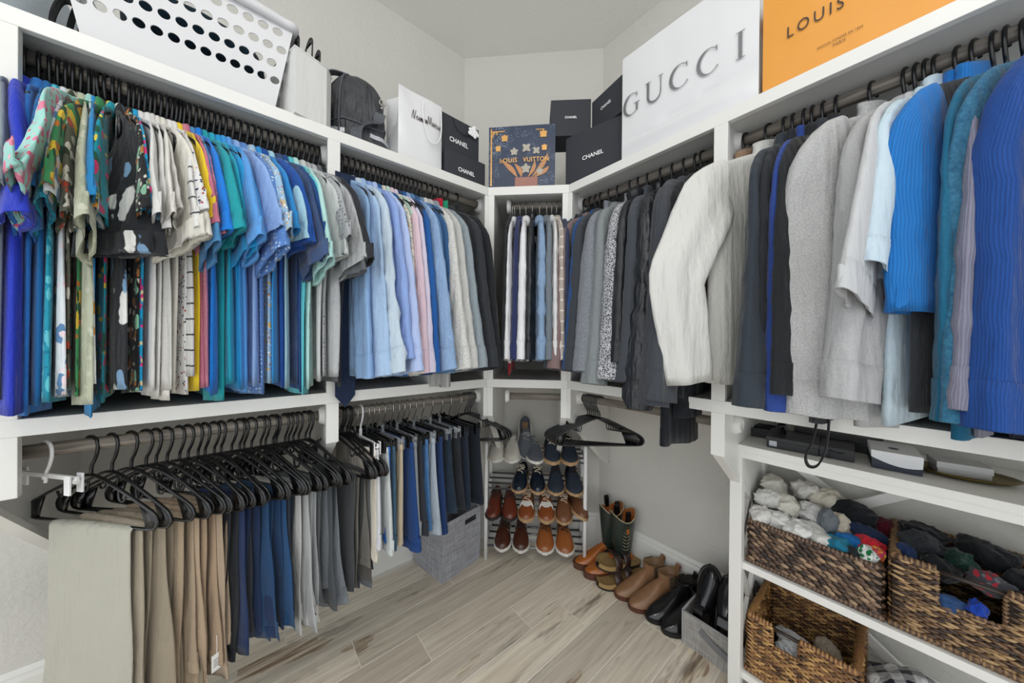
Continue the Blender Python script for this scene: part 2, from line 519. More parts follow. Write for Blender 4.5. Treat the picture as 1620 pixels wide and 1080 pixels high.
# ------------------------------------------------------------------ fabric materials
def fabric(c, pat='plain', c2=None, k=0.88, rough=0.85, layers=None, sc=1.0, wrinkle=0.5):
    key = ('fab', c, pat, c2, k, rough, str(layers), sc, wrinkle)
    if key in MATS: return MATS[key]
    m, nt, b = new_mat('fabric_' + pat)
    b.inputs['Roughness'].default_value = rough
    b.inputs['Specular IOR Level'].default_value = 0.25 if rough > 0.5 else 0.5
    b.inputs['Sheen Weight'].default_value = 0.12 if rough > 0.6 else 0.0
    A = srgb(c, k)
    Bc = srgb(c2, k) if c2 else tuple(x * 0.72 for x in A[:3]) + (1,)
    v = coords(nt)
    fine = noise(nt, v, 900.0, 1)
    col = None
    h = fine
    hs, hd = 0.18, 0.001
    if pat == 'plain':
        col = mixc(nt, noise(nt, v, 14.0, 2), tuple(x * 0.93 for x in A[:3]) + (1,), A)
    elif pat == 'heather':
        col = mixc(nt, ramp(nt, noise(nt, v, 330.0 * sc, 3, 0.7), 0.35, 0.65), Bc, A)
    elif pat == 'tweed':
        col = mixc(nt, ramp(nt, noise(nt, v, 260.0 * sc, 2, 0.6), 0.47, 0.53), Bc, A)
    elif pat == 'fleece':
        col = mixc(nt, ramp(nt, noise(nt, v, 120.0 * sc, 4, 0.7), 0.35, 0.65), Bc, A)
        h = noise(nt, v, 240.0, 3); hs, hd = 0.35, 0.002
    elif pat in ('rib', 'pique'):
        w = nd(nt, 'ShaderNodeTexWave', Scale=(70.0 if pat == 'rib' else 90.0) * sc, Distortion=0.2)
        w.wave_type = 'BANDS'; w.bands_direction = 'X' if pat == 'rib' else 'Y'
        nt.links.new(coords(nt, kind='UV'), w.inputs['Vector'])
        col = mixc(nt, w.outputs['Fac'], Bc, A)
        h = w.outputs['Fac']; hs, hd = 0.3, 0.0012
    elif pat == 'stripe':
        w = nd(nt, 'ShaderNodeTexWave', Scale=8.0 * sc); w.bands_direction = 'Z'
        nt.links.new(v, w.inputs['Vector'])
        col = mixc(nt, ramp(nt, w.outputs['Fac'], 0.955, 0.985), A, Bc)
    elif pat == 'vstripe':
        w = nd(nt, 'ShaderNodeTexWave', Scale=50.0 * sc); w.bands_direction = 'X'
        nt.links.new(coords(nt, kind='UV'), w.inputs['Vector'])
        col = mixc(nt, ramp(nt, w.outputs['Fac'], 0.6, 0.9), A, Bc)
    elif pat == 'dots':
        vo = nd(nt, 'ShaderNodeTexVoronoi', Scale=85.0 * sc, Randomness=0.35)
        nt.links.new(v, vo.inputs['Vector'])
        col = mixc(nt, ramp(nt, vo.outputs['Distance'], 0.26, 0.34), Bc, A)
    elif pat == 'check':
        fs = []
        for d, vv in (('Y', coords(nt, kind='UV')), ('X', coords(nt, kind='UV'))):
            w = nd(nt, 'ShaderNodeTexWave', Scale=7.0 * sc); w.bands_direction = d
            nt.links.new(vv, w.inputs['Vector'])
            fs.append(ramp(nt, w.outputs['Fac'], 0.93, 0.98))
        col = mixc(nt, math_n(nt, 'MAXIMUM', fs[0], fs[1]), A, Bc)
    elif pat == 'plaid':
        fs = []
        for d in ('X', 'Y'):
            w = nd(nt, 'ShaderNodeTexWave', Scale=5.5 * sc, Distortion=1.5); w.bands_direction = d
            nt.links.new(v, w.inputs['Vector'])
            fs.append(ramp(nt, w.outputs['Fac'], 0.45, 0.6))
        col = mixc(nt, math_n(nt, 'MULTIPLY', math_n(nt, 'ADD', fs[0], fs[1]), 0.5), A, Bc)
    elif pat == 'denim':
        n1 = noise(nt, coords(nt, (1, 1, 0.15)), 500.0, 2)
        n2 = noise(nt, v, 9.0, 3)
        col = mixc(nt, ramp(nt, n1, 0.3, 0.7), Bc, A)
        col = mixc(nt, math_n(nt, 'MULTIPLY', ramp(nt, n2, 0.5, 0.75), 0.35), col, tuple(min(1, x * 1.7 + 0.03) for x in A[:3]) + (1,))
    elif pat == 'print':
        col = A
        dn_ = nd(nt, 'ShaderNodeTexNoise', Scale=22.0, Detail=2.0)
        nt.links.new(v, dn_.inputs['Vector'])
        for i, (lc, ls, lt, st) in enumerate(layers):
            mp = nt.nodes.new('ShaderNodeMapping')
            mp.inputs['Scale'].default_value = (1, 1, st)
            mp.inputs['Rotation'].default_value = (0.5 * i, 0.9 + 0.6 * i, 0.3 * i)
            mp.inputs['Location'].default_value = (i * 3.1, i * 1.7, i * 0.9)
            nt.links.new(v, mp.inputs['Vector'])
            wv = nt.nodes.new('ShaderNodeVectorMath'); wv.operation = 'MULTIPLY_ADD'
            nt.links.new(dn_.outputs['Color'], wv.inputs[0]); wv.inputs[1].default_value = (0.03, 0.03, 0.03)
            nt.links.new(mp.outputs[0], wv.inputs[2])
            vo = nd(nt, 'ShaderNodeTexVoronoi', Scale=ls * sc * 1.25)
            nt.links.new(wv.outputs[0], vo.inputs['Vector'])
            col = mixc(nt, ramp(nt, vo.outputs['Distance'], lt + 0.1, lt + 0.13, (1, 1, 1, 1), (0, 0, 0, 1)), col, srgb(lc, k))
    if isinstance(col, tuple): b.inputs['Base Color'].default_value = col
    else: nt.links.new(col, b.inputs['Base Color'])
    p = bump(nt, b, h, hs, hd)
    if wrinkle > 0:
        wr = noise(nt, coords(nt, (1.0, 1.0, 0.45)), 38.0, 3, 0.55)
        p = bump(nt, b, wr, wrinkle, 0.012, p)
        dr = noise(nt, coords(nt, (1.0, 1.0, 0.10)), 30.0, 2, 0.5)
        bump(nt, b, dr, min(1.0, wrinkle * 1.2), 0.02, p)
    MATS[key] = m
    return m

# ------------------------------------------------------------------ hangers (local: +X to the room, Y along the rod, Z up, 0 at rod centre)
HOOK = crv([(-0.0185, 0, -0.013), (-0.0205, 0, 0.0), (-0.0145, 0, 0.0145), (0, 0, 0.0205), (0.0145, 0, 0.0145), (0.0205, 0, 0.0), (0.019, 0, -0.02), (0.010, 0, -0.042), (0.002, 0, -0.056), (0, 0, -0.08)], 3)
ME_HOOK = MB().tube(HOOK, 0.0036, 7).mesh('hook', True); ME_HOOK.materials.append(M_BLACKPL)
ME_HOOK_W = MB().tube(HOOK, 0.0036, 7).mesh('hook', True); ME_HOOK_W.materials.append(M_WHITEPL)
ME_HOOK_S = MB().tube(HOOK, 0.0017, 6).mesh('hook', True); ME_HOOK_S.materials.append(M_STEEL)
half = [(0, 0, -0.078), (0.035, 0, -0.086), (0.10, 0, -0.116), (0.165, 0, -0.148), (0.192, 0, -0.165), (0.203, 0, -0.184), (0.194, 0, -0.2), (0.17, 0, -0.204)]
loop = np.concatenate([crv(half, 2), crv([(-p[0], 0, p[2]) for p in half[::-1]], 2)])
def frame_mesh(mat, r=0.0042, pads=True):
    mb = MB().tube(loop, r, 6, closed=True)
    if pads:
        for s in (-1, 1):
            pl = [(s * 0.15, -0.142), (s * 0.192, -0.163), (s * 0.203, -0.184), (s * 0.192, -0.203), (s * 0.172, -0.203), (s * 0.165, -0.18)]
            mb.prism(pl, -0.003, 0.003, Matrix(((1, 0, 0, 0), (0, 0, 1, 0), (0, 1, 0, 0), (0, 0, 0, 1))))
            mb.tube(crv([(s * 0.085, 0, -0.112), (s * 0.088, 0, -0.135), (s * 0.1, 0, -0.14), (s * 0.108, 0, -0.128)], 3), 0.0028, 5)
    me = mb.mesh('hanger_frame', True); me.materials.append(mat)
    return me
ME_FRAME = frame_mesh(M_BLACKPL)
ME_FRAME_W = frame_mesh(M_WHITEPL)
def hanger(label, loc, rotz, group, kind='black', tilt=0.0):
    t = thing('clothes_hanger', label, 'hanger', loc, rotz, group)
    t.rotation_euler = (tilt, 0, rotz)
    hk = {'black': ME_HOOK, 'white': ME_HOOK_W, 'steel': ME_HOOK_S}[kind]
    link('hook', hk, None, t)
    link('hanger_frame', ME_FRAME_W if kind == 'white' else ME_FRAME, None, t)
    return t
def clip_hanger(label, loc, rotz, group, mat, hookmesh, width=0.30, drop=0.10):
    t = thing('clip_hanger', label, 'hanger', loc, rotz, group)
    link('hook', hookmesh, None, t)
    MB().box(-width / 2, width / 2, -0.0035, 0.0035, -drop - 0.005, -drop + 0.005, 0.0015).tube([(0, 0, -0.07), (0, 0, -drop)], 0.006, 8).build('bar', mat, t)
    for s in (-1, 1):
        x = s * (width / 2 - 0.012)
        c = MB()
        for q in (-1, 1):
            c.box(x - 0.009, x + 0.009, q * 0.010 - 0.002, q * 0.010 + 0.002, -drop - 0.036, -drop + 0.010, 0.001)
        c.tube([(x - 0.008, 0, -drop - 0.006), (x + 0.008, 0, -drop - 0.006)], 0.007, 8)
        c.build('clip', mat, t)
    return t

# ------------------------------------------------------------------ garments
NC = 26
TH_ = np.linspace(0, 2 * PI, NC, endpoint=False)
CC, SS = np.cos(TH_), np.sin(TH_)
def spow(a, p): return np.sign(a) * np.abs(a) ** p

def rows_mesh(name, rows, mat, parent, cap0=False):
    m, n = rows.shape[:2]
    i = np.arange(m - 1)[:, None]; k = np.arange(n)[None, :]; l = (k + 1) % n
    F = np.stack([i * n + k, i * n + l, (i + 1) * n + l, (i + 1) * n + k], -1).reshape(-1, 4)
    me = mesh_of(name, rows.reshape(-1, 3), F, True)
    uv = me.uv_layers.new(name='cloth')
    st = np.linalg.norm(np.diff(rows, axis=0), axis=-1).max(1); vv = np.concatenate([[0], np.cumsum(st)])
    mid = rows[m // 2]; seg = np.linalg.norm(np.roll(mid, -1, 0) - mid, axis=-1); uu = np.concatenate([[0], np.cumsum(seg)])
    I, K = np.meshgrid(np.arange(m - 1), np.arange(n), indexing='ij')
    U = np.stack([uu[K], uu[K + 1], uu[K + 1], uu[K]], -1); Vv = np.stack([vv[I], vv[I], vv[I + 1], vv[I + 1]], -1)
    uv.data.foreach_set('uv', np.stack([U, Vv], -1).astype(np.float32).ravel())
    return link(name, me, mat, parent)

def garment_body(rg, w, hem, hth, fold, ph, z0=-0.078):
    """hth: half thickness at the hem; ph: fold phase shared with the neighbours so the cloth nests"""
    zk = np.array([0.0, -0.010, -0.030, -0.058, -0.080, -0.10, -0.22, -0.36, hem - z0]) + z0
    zk[-1] = hem
    Wk = np.array([0.045, 0.064, 0.112, 0.172, 0.193, 0.196, 0.190, 0.188, 0.192]) * (w / 0.2)
    Tk = np.array([1.0, 1.0, 0.75, 0.5, 0.5, 0.6, 0.8, 0.95, 1.05]) * hth
    Tk[:2] = max(hth, 0.010)
    zs = np.concatenate([np.linspace(z0, z0 - 0.11, 9), np.linspace(z0 - 0.14, hem, 16)])
    W = np.interp(-zs, -zk, Wk); T = np.interp(-zs, -zk, Tk)
    p2, p3, p4 = [rg.uniform(0, 6.28) for _ in range(3)]
    g = np.clip((-zs - 0.14) / 0.4, 0, 1)
    S = W[:, None] * spow(CC, 0.8)[None, :]
    lean = rg.uniform(-0.018, 0.012) * fold
    S = S + (g ** 1.3 * lean)[:, None] + (0.006 * fold * g * np.sin(zs * 5 + p3))[:, None]
    Y = T[:, None] * spow(SS, 0.7)[None, :]
    Y = Y * (1 + 0.30 * g[:, None] * np.sin(S * 60 + p4))
    Y = Y + (0.0085 * fold * g)[:, None] * (np.sin(S * 48 + ph + zs[:, None] * 1.6) + 0.55 * np.sin(S * 104 + ph * 1.7 + zs[:, None] * 0.8))
    Zr = zs[:, None] + 0 * S
    Zr[-1] += 0.006 * np.sin(S[-1] * 16 + p2) - 0.012 * (np.abs(S[-1]) / w) ** 2 * rg.choice([0, 1, -1])
    rows = np.stack([S, Y, Zr], -1)
    c = rows[-1].mean(0)
    yl = Y[-1] - T[-1] * 0.5 * spow(SS, 0.7)
    lip = rows[-1].copy(); lip[:, 0] = c[0] + (lip[:, 0] - c[0]) * 0.985; lip[:, 1] = yl; lip[:, 2] += 0.003
    lip2 = lip.copy(); lip2[:, 2] += 0.05
    return np.concatenate([rows, lip[None], lip2[None]])

def garment_sleeve(rg, side, w, L, a, b, turn, phi_end, toff, end_a, wr, z0=-0.148, slant=0.0, puff=0, bend=0.0, ph=0.0, fold=1.0, elbow=None):
    """flat tube that leaves the shoulder along its slope and then drops"""
    n = 16 if L < 0.45 else 26
    u = np.linspace(0, 1, n)
    d = u * (L + 0.05)
    phi = np.radians(26) + (np.radians(phi_end) - np.radians(26)) * np.clip(d / 0.13, 0, 1) ** 0.8
    if bend: phi = phi + bend * np.sin(PI * np.clip((d - 0.12) / max(L - 0.1, 0.05), 0, 1) * 2.0) * np.clip((d - 0.12) * 8, 0, 1)
    if elbow: phi = phi + (np.radians(elbow[1]) - phi) * np.clip((d - elbow[0]) / 0.05, 0, 1)
    dd = np.diff(d, prepend=0.0)
    sc = (w - 0.085) + np.cumsum(dd * np.cos(phi))
    z = z0 - 0.012 - np.cumsum(dd * np.sin(phi))
    av = a + (end_a - a) * np.clip((u - 0.2) / 0.8, 0, 1)
    av = av * (0.55 + 0.45 * np.clip(d / 0.10, 0, 1))
    bv = b * (0.7 + 0.3 * np.clip(u * 3, 0, 1)) * (1 + 0.25 * u)
    if puff:
        q = np.abs(np.sin(u * PI * puff)) ** 0.5
        av = av * (0.9 + 0.1 * q); bv = bv * (0.7 + 0.4 * q)
    p1, p2 = rg.uniform(0, 6.28), rg.uniform(0, 6.28)
    q = np.clip((d - 0.03) / 0.15, 0, 1)
    A = av[:, None] * spow(CC, 0.95)[None, :]              # across the flat tube
    Bt = bv[:, None] * spow(SS, 0.75)[None, :]
    Bt = Bt * (1 + 0.25 * q[:, None] * np.sin(A * 70 + p1))
    Bt = Bt + (0.004 * fold * q)[:, None] * (np.sin(A * 62 + ph + u[:, None] * 2.0) + 0.5 * np.sin(A * 120 + p2))
    if wr > 0:
        cr = np.sin(u[:, None] * 46 + A * 55 + p1) * np.sin(u[:, None] * 17 + p2)
        Bt = Bt + wr * 0.0035 * np.clip(cr, -0.3, 1) * q[:, None] * np.sign(SS)[None, :]
        A = A + wr * 0.002 * np.sin(u[:, None] * 31 + p2) * CC[None, :] * q[:, None]
    ang = turn * q
    nx, nz = np.sin(phi), np.cos(phi)                      # in-plane normal, outwards and up
    X = sc[:, None] + (A * np.cos(ang)[:, None] - Bt * np.sin(ang)[:, None]) * nx[:, None]
    Z = z[:, None] + (A * np.cos(ang)[:, None] - Bt * np.sin(ang)[:, None]) * nz[:, None] - slant * (u ** 3)[:, None] * A
    Yy = (toff * q)[:, None] + A * np.sin(ang)[:, None] + Bt * np.cos(ang)[:, None]
    rows = np.stack([X * side, Yy, Z], -1)
    c = rows[-1].mean(0)
    lip = c + (rows[-1] - c) * np.array([0.95, 0.7, 0.95]); lip[:, 2] += 0.002
    lip2 = c + (rows[-1] - c) * np.array([0.93, 0.65, 0.93]); lip2[:, 2] += 0.045
    return np.concatenate([rows, lip[None], lip2[None]])

def ring_band(rows, z_from_end, grow, rowspan=5):
    """a band (cuff, rib, hem) hugging the last rows of a sleeve or body"""
    r = rows[:-2][-rowspan:]
    c = r.mean(1, keepdims=True)
    d = r - c
    ln = np.linalg.norm(d[..., :2], axis=-1, keepdims=True) + 1e-9
    off = np.stack([CC * 0.6, SS, 0 * CC], -1)[None] * grow
    o = r + off
    last = o[-1].copy(); last[:, 2] -= 0.003
    inn = c[-1] + (o[-1] - c[-1]) * np.array([0.9, 0.6, 1]); inn[:, 2] += 0.008
    return np.concatenate([r[:1], o, last[None], inn[None]])

def collar_rows(kind, rg, w, hth=0.015):
    prof = {
        'fold': [(0.92, -0.098), (0.84, -0.07), (0.92, -0.058), (1.05, -0.062), (1.25, -0.084), (1.42, -0.102), (1.32, -0.1)],
        'stand': [(1.25, -0.1), (1.0, -0.085), (0.92, -0.058), (0.95, -0.042), (0.86, -0.042), (0.84, -0.07)],
        'crew': [(1.3, -0.092), (1.2, -0.084), (1.1, -0.08), (1.05, -0.084), (1.08, -0.095)],
        'lapel': [(1.0, -0.098), (0.9, -0.07), (0.98, -0.06), (1.2, -0.07), (1.6, -0.095), (1.9, -0.125), (1.75, -0.122)],
        'hood': [(1.3, -0.105), (1.7, -0.09), (1.9, -0.06), (1.5, -0.045), (0.9, -0.05), (0.7, -0.08)],
    }[kind]
    k = w / 0.208
    rows = []
    p = rg.uniform(0, 6.28)
    for i, (r, z) in enumerate(prof):
        rows.append(np.stack([0.058 * k * r * CC, max(0.011, min(0.022, hth * 1.3)) * r * SS, z + 0.006 * np.sin(TH_ * 2 + p) * (i / len(prof)) - 0.006 * CC * r], -1))
    return np.array(rows)

def upper_garment(name, cat, label, loc, rotz, sp, seed, group, gap=0.014, ph=0.0):
    """sp: dict(mat, sleeve 'short'/'long', w, hem, th, collar, ...); gap: room on the rod"""
    rg = random.Random(seed)
    t = thing(name, label, cat, loc, rotz, group)
    w = sp.get('w', 0.2)
    th = sp.get('th', 1.0)
    hth = min(0.030, max(0.0055, 0.50 * gap * min(1.25, 0.75 + 0.25 * th)))
    hem = sp.get('hem', -0.80); mat = sp['mat']
    fold = sp.get('fold', 1.0)
    B = garment_body(rg, w, hem, hth, fold, ph)
    rows_mesh('body', B, sp.get('bmat', mat), t)
    cm = sp.get('cmat', mat)
    if sp.get('collar'):
        rows_mesh('collar' if sp['collar'] != 'hood' else 'hood', collar_rows(sp['collar'], rg, w, hth), cm, t)
    sl = sp.get('sleeve', 'short')
    turn = sp.get('turn', rg.uniform(-0.10, 0.14))
    for side in (1, -1):
        if sl == 'short':
            L = sp.get('sl', rg.uniform(0.21, 0.25))
            R = garment_sleeve(rg, side, w, L, sp.get('sa', 0.068), sp.get('sb', hth * 0.95), turn, sp.get('phi', rg.uniform(66, 76)), rg.uniform(-0.003, 0.003), sp.get('se', 0.078), sp.get('wr', 0.35), slant=sp.get('slant', rg.uniform(-0.15, 0.2)), ph=ph, fold=fold)
        elif sl == 'long':
            L = sp.get('sl', rg.uniform(0.56, 0.60))
            R = garment_sleeve(rg, side, w, L, sp.get('sa', 0.068), sp.get('sb', hth * 1.05), turn, sp.get('phi', rg.uniform(82, 88)), rg.uniform(-0.003, 0.003), sp.get('se', 0.050), sp.get('wr', 0.7), puff=sp.get('puff', 0), bend=sp.get('bend', rg.uniform(-0.08, 0.08)), ph=ph, fold=fold, elbow=sp.get('elbow'))
        else:
            continue
        s = rows_mesh('sleeve', R, sp.get('smat', mat), t)
        if sl == 'long' and sp.get('cuff', True):
            rows_mesh('cuff', ring_band(R, 0.06, 0.0022, 4), sp.get('cuffmat', mat), s)
        elif sl == 'short' and sp.get('band', True):
            rows_mesh('sleeve_hem', ring_band(R, 0.03, 0.0012, 3), sp.get('bandmat', mat), s)
    if sp.get('waist'):
        rows_mesh('waistband', ring_band(B, 0.06, 0.003, 3), mat, t)
    return t

# poses on the rods: (position along the rod -> world location, base rotation)
ROD_L = lambda p, z=ZR1: ((p, RODY, z), -PI / 2)
ROD_R = lambda p, z=ZR1: ((RODX, p, z), PI)
def ROD_D(p, z=ZR1):   # p from -0.17 (left) to 0.17 (right)
    return ((RODD * S2 + p * S2, RODD * S2 - p * S2, z), -0.75 * PI)

def hang_label(pre, desc):
    w = (pre + ' ' + desc).replace(',', '').split()
    return ' '.join(w[:16])
def hang(lst, rodf, rodname, name, cat, base, group, hlabel, hgroup, hk='black', seed0=0, jit=0.05, gapk=1.15):
    """lst rows: (pos, delta_degrees, description, spec)"""
    rows = sorted(lst, key=lambda r: r[0])
    for i, r in enumerate(rows):
        pos, dl, desc, sp = r
        rg = random.Random(seed0 * 1000 + i)
        loc, rz = rodf(pos)
        rot = rz + math.radians(dl) + rg.uniform(-jit, jit)
        spec = dict(base); spec.update(sp)
        nm, ct = spec.get('name', name), spec.get('cat', cat)
        lab = desc + ' ' + rodname
        p0 = rows[i - 1][0] if i else pos - 0.012
        p1 = rows[i + 1][0] if i + 1 < len(rows) else pos + 0.012
        upper_garment(nm, ct, lab, loc, rot, spec, seed0 * 1000 + i, group, gap=(p1 - p0) / 2 * gapk, ph=seed0 * 2.0 + pos * 9.0)
        hanger(hang_label(hlabel, desc), loc, rot, hgroup, spec.get('hk', hk))
P = lambda c, *L, **kw: fabric(c, 'print', layers=L, **kw)

# ---- upper left rod: short-sleeved shirts, left to right
T1 = 'on the upper left rod'
def solid(c, pat='plain', c2=None, **kw):
    d = dict(mat=fabric(c, pat, c2)); d.update(kw); return d
left1 = [
 (-0.428, 14, 'slate grey short-sleeved shirt at the very left end', solid('#8d989e', hem=-0.78)),
 (-0.405, 12, 'vivid royal blue ribbed polo shirt', solid('#2b3fc4', 'pique', '#2334a8', th=1.5, sl=0.27, hem=-0.82, sa=0.085, se=0.1, turn=0.2)),
 (-0.385, 12, 'medium blue textured polo shirt with a notched hem', solid('#2f7fd0', 'pique', '#2567b4', th=1.3, sl=0.26, hem=-0.81)),
 (-0.370, 12, 'darker azure blue polo shirt beside the medium blue one', solid('#1f6aa8', th=1.0)),
 (-0.358, 12, 'teal floral camp shirt left of the dark botanical print', dict(mat=P('#1f93ad', ('#5fc0d0', 38, 0.22, 0.5), ('#147a96', 60, 0.2, 1)), hem=-0.80, th=1.2)),
 (-0.347, 13, 'white shirt with blue palm leaves', dict(mat=P('#d9e0e4', ('#5b86b0', 26, 0.28, 0.4), ('#e8d6dc', 30, 0.2, 1)))),
 (-0.336, 13, 'dark botanical print shirt with small red flowers', dict(mat=P('#5d5f50', ('#cfcabb', 46, 0.26, 0.4), ('#2e3a2c', 40, 0.24, 0.5), ('#b5482f', 22, 0.16, 1)), hem=-0.75)),
 (-0.325, 14, 'pale sage green linen shirt with a faint leaf print', dict(mat=P('#b9bda6', ('#a7ad96', 24, 0.24, 0.5), ('#c8cab6', 40, 0.2, 1)), th=1.3, sl=0.30, hem=-0.82)),
 (-0.312, 14, 'white tropical shirt with teal and orange leaves', dict(mat=P('#dfe2e0', ('#3f9fb8', 24, 0.24, 0.35), ('#d99a3c', 26, 0.2, 0.6), ('#6fb4c4', 34, 0.16, 0.4)), th=1.3, hem=-0.76)),
 (-0.303, 14, 'sky blue plain shirt tucked behind the tropical prints', solid('#2b8fd0', hem=-0.83)),
 (-0.293, -6, 'mint green shirt printed with pink flamingos, sleeve turned out', dict(mat=P('#9fd6cd', ('#e07f9c', 24, 0.22, 0.6), ('#d55f80', 40, 0.16, 1), ('#efb3c0', 50, 0.12, 1)), th=1.3, sl=0.26, sa=0.085, se=0.105, phi=58, turn=0.35, hem=-0.77)),
 (-0.283, 0, 'pineapple print shirt in green and yellow', dict(mat=P('#3f8f5a', ('#e5c23a', 20, 0.26, 0.6), ('#1f4d33', 34, 0.22, 0.4), ('#c8742a', 30, 0.18, 1)), th=1.1, se=0.1)),
 (-0.272, 8, 'turquoise shirt with hibiscus and pineapple motifs', dict(mat=P('#1796a8', ('#1d5c44', 30, 0.28, 0.4), ('#e23c74', 22, 0.16, 1), ('#ecd24a', 28, 0.14, 1)), hem=-0.79)),
 (-0.262, 9, 'black shirt with large white leaves, sleeve facing out', dict(mat=P('#24272b', ('#e4e4df', 15, 0.17, 0.35), ('#7fa3c4', 18, 0.13, 0.3)), th=1.6, sl=0.30, sa=0.08, se=0.095, turn=0.75, phi=74, hem=-0.79)),
 (-0.247, 15, 'black floral tiki shirt with brown and mint blossoms', dict(mat=P('#1c1d20', ('#8fc4a4', 30, 0.22, 0.5), ('#b5763e', 34, 0.2, 0.6), ('#d9d4c6', 44, 0.14, 1)))),
 (-0.238, 16, 'bright turquoise shirt with pink flowers', dict(mat=P('#1a9fd0', ('#e2367f', 22, 0.2, 1), ('#e8d4a0', 30, 0.14, 1), ('#1b6f9c', 40, 0.18, 0.5)))),
 (-0.229, 17, 'soft white polo shirt right of the turquoise print', solid('#dfdedb', th=1.1)),
 (-0.219, 17, 'plain white polo shirt, second of the white ones', solid('#e6e5e2', th=1.1)),
 (-0.209, 17, 'off-white knit polo shirt, third of the white ones', solid('#d9d7d2', 'pique', '#d0cec8')),
 (-0.200, 17, 'warm white linen shirt, fourth of the white ones', solid('#e4e1da', hem=-0.82)),
 (-0.189, 18, 'cream short-sleeved shirt with a wide stitched sleeve', solid('#e3dfd4', th=1.6, sl=0.28, sa=0.078, se=0.088, turn=0.4)),
 (-0.178, 18, 'white shirt with a tiny nautical flag print', dict(mat=P('#e3e2e0', ('#33405e', 70, 0.16, 1), ('#a8433f', 60, 0.1, 1)))),
 (-0.168, 18, 'white polo shirt with thin black horizontal stripes', solid('#e2e1de', 'stripe', '#4a4a4d', th=1.3, hem=-0.76)),
 (-0.160, 18, 'bright yellow shirt showing only its edge', solid('#f0cf2e', th=0.8)),
 (-0.153, 18, 'rose pink shirt with tiny white dots', solid('#c97f92', 'dots', '#d9a0ae', th=1.2, hem=-0.80)),
 (-0.144, 17, 'dusty pink polo shirt next to the steel blue one', solid('#c4738a', th=1.1)),
 (-0.133, 17, 'steel blue polo shirt with a side vent', solid('#4f8fc2', th=1.5, sl=0.28, hem=-0.78)),
 (-0.120, 17, 'bright cobalt shirt with a dotted placket', solid('#1b7fe0', th=1.0, sl=0.24)),
 (-0.108, 17, 'teal green polo shirt', solid('#1c9fa8', th=1.3, hem=-0.82)),
 (-0.096, 17, 'deep turquoise polo shirt right of the teal one', solid('#22a8c4', th=1.1)),
 (-0.083, 16, 'bright cyan blue polo shirt', solid('#1f9bd8', th=1.3, sl=0.27)),
 (-0.070, 16, 'azure polo shirt between the cyan and cornflower ones', solid('#3a9be0', th=1.0)),
 (-0.056, 15, 'cornflower blue polo shirt', solid('#5b9fe4', th=1.4, sl=0.27)),
 (-0.040, 15, 'light periwinkle polo shirt', solid('#8fb0e4', th=1.1)),
 (-0.023, 15, 'blue shirt with a dense white micro print', solid('#5a86c8', 'dots', '#c4d4ea', th=1.4, sl=0.28, hem=-0.82, fold=0.8)),
 (-0.006, 16, 'pale blue shirt printed with small cocktails', dict(mat=P('#9cc0dc', ('#e2b860', 62, 0.16, 1), ('#b5544a', 70, 0.1, 1), ('#e8eef2', 60, 0.14, 1)), th=1.2, se=0.1)),
 (0.011, 17, 'sky blue polo shirt behind the navy sleeves', solid('#2f8fd4', hem=-0.78)),
 (0.027, 19, 'deep royal blue polo shirt with a broad sleeve', solid('#1c4f9e', th=1.6, sl=0.23, sa=0.085, se=0.1, turn=0.3)),
 (0.045, 17, 'pale cyan polo shirt between two navy ones', solid('#a9d4e6', th=1.0)),
 (0.061, 18, 'slate navy henley shirt', solid('#3d547e', 'denim', th=1.3, sl=0.29)),
 (0.078, 18, 'dark navy polo shirt', solid('#1f4a86', th=1.2, hem=-0.80)),
 (0.095, 14, 'aqua polo shirt left of the grey shirts', solid('#5cc4cf', th=1.2, hem=-0.82)),
 (0.111, 14, 'pale mint polo shirt', solid('#b5e0dc', th=1.1, sl=0.29)),
 (0.127, 15, 'light grey linen shirt beside the pale mint one', solid('#c9cccb', th=1.2)),
 (0.142, 16, 'mid grey polo shirt with a dotted pattern', solid('#a9abae', 'dots', '#63666c', th=1.1)),
 (0.157, 17, 'pale grey heathered polo shirt', solid('#c0c2c4', 'heather', '#a8aaac', th=1.3, sl=0.27)),
 (0.172, 18, 'charcoal grey polo shirt', solid('#64676c', th=1.1, sl=0.28)),
 (0.188, 20, 'black short-sleeved shirt at the right end by the panel', solid('#2a2c31', th=1.3, sl=0.27, hem=-0.80)),
]
hang(left1, ROD_L, T1, 'short_sleeved_shirt', 'shirt', dict(collar='fold', sleeve='short', hem=-0.79, w=0.2), 'short-sleeved shirts on the upper left rod',
     'black hanger inside the', 'hangers with the short-sleeved shirts', seed0=1)

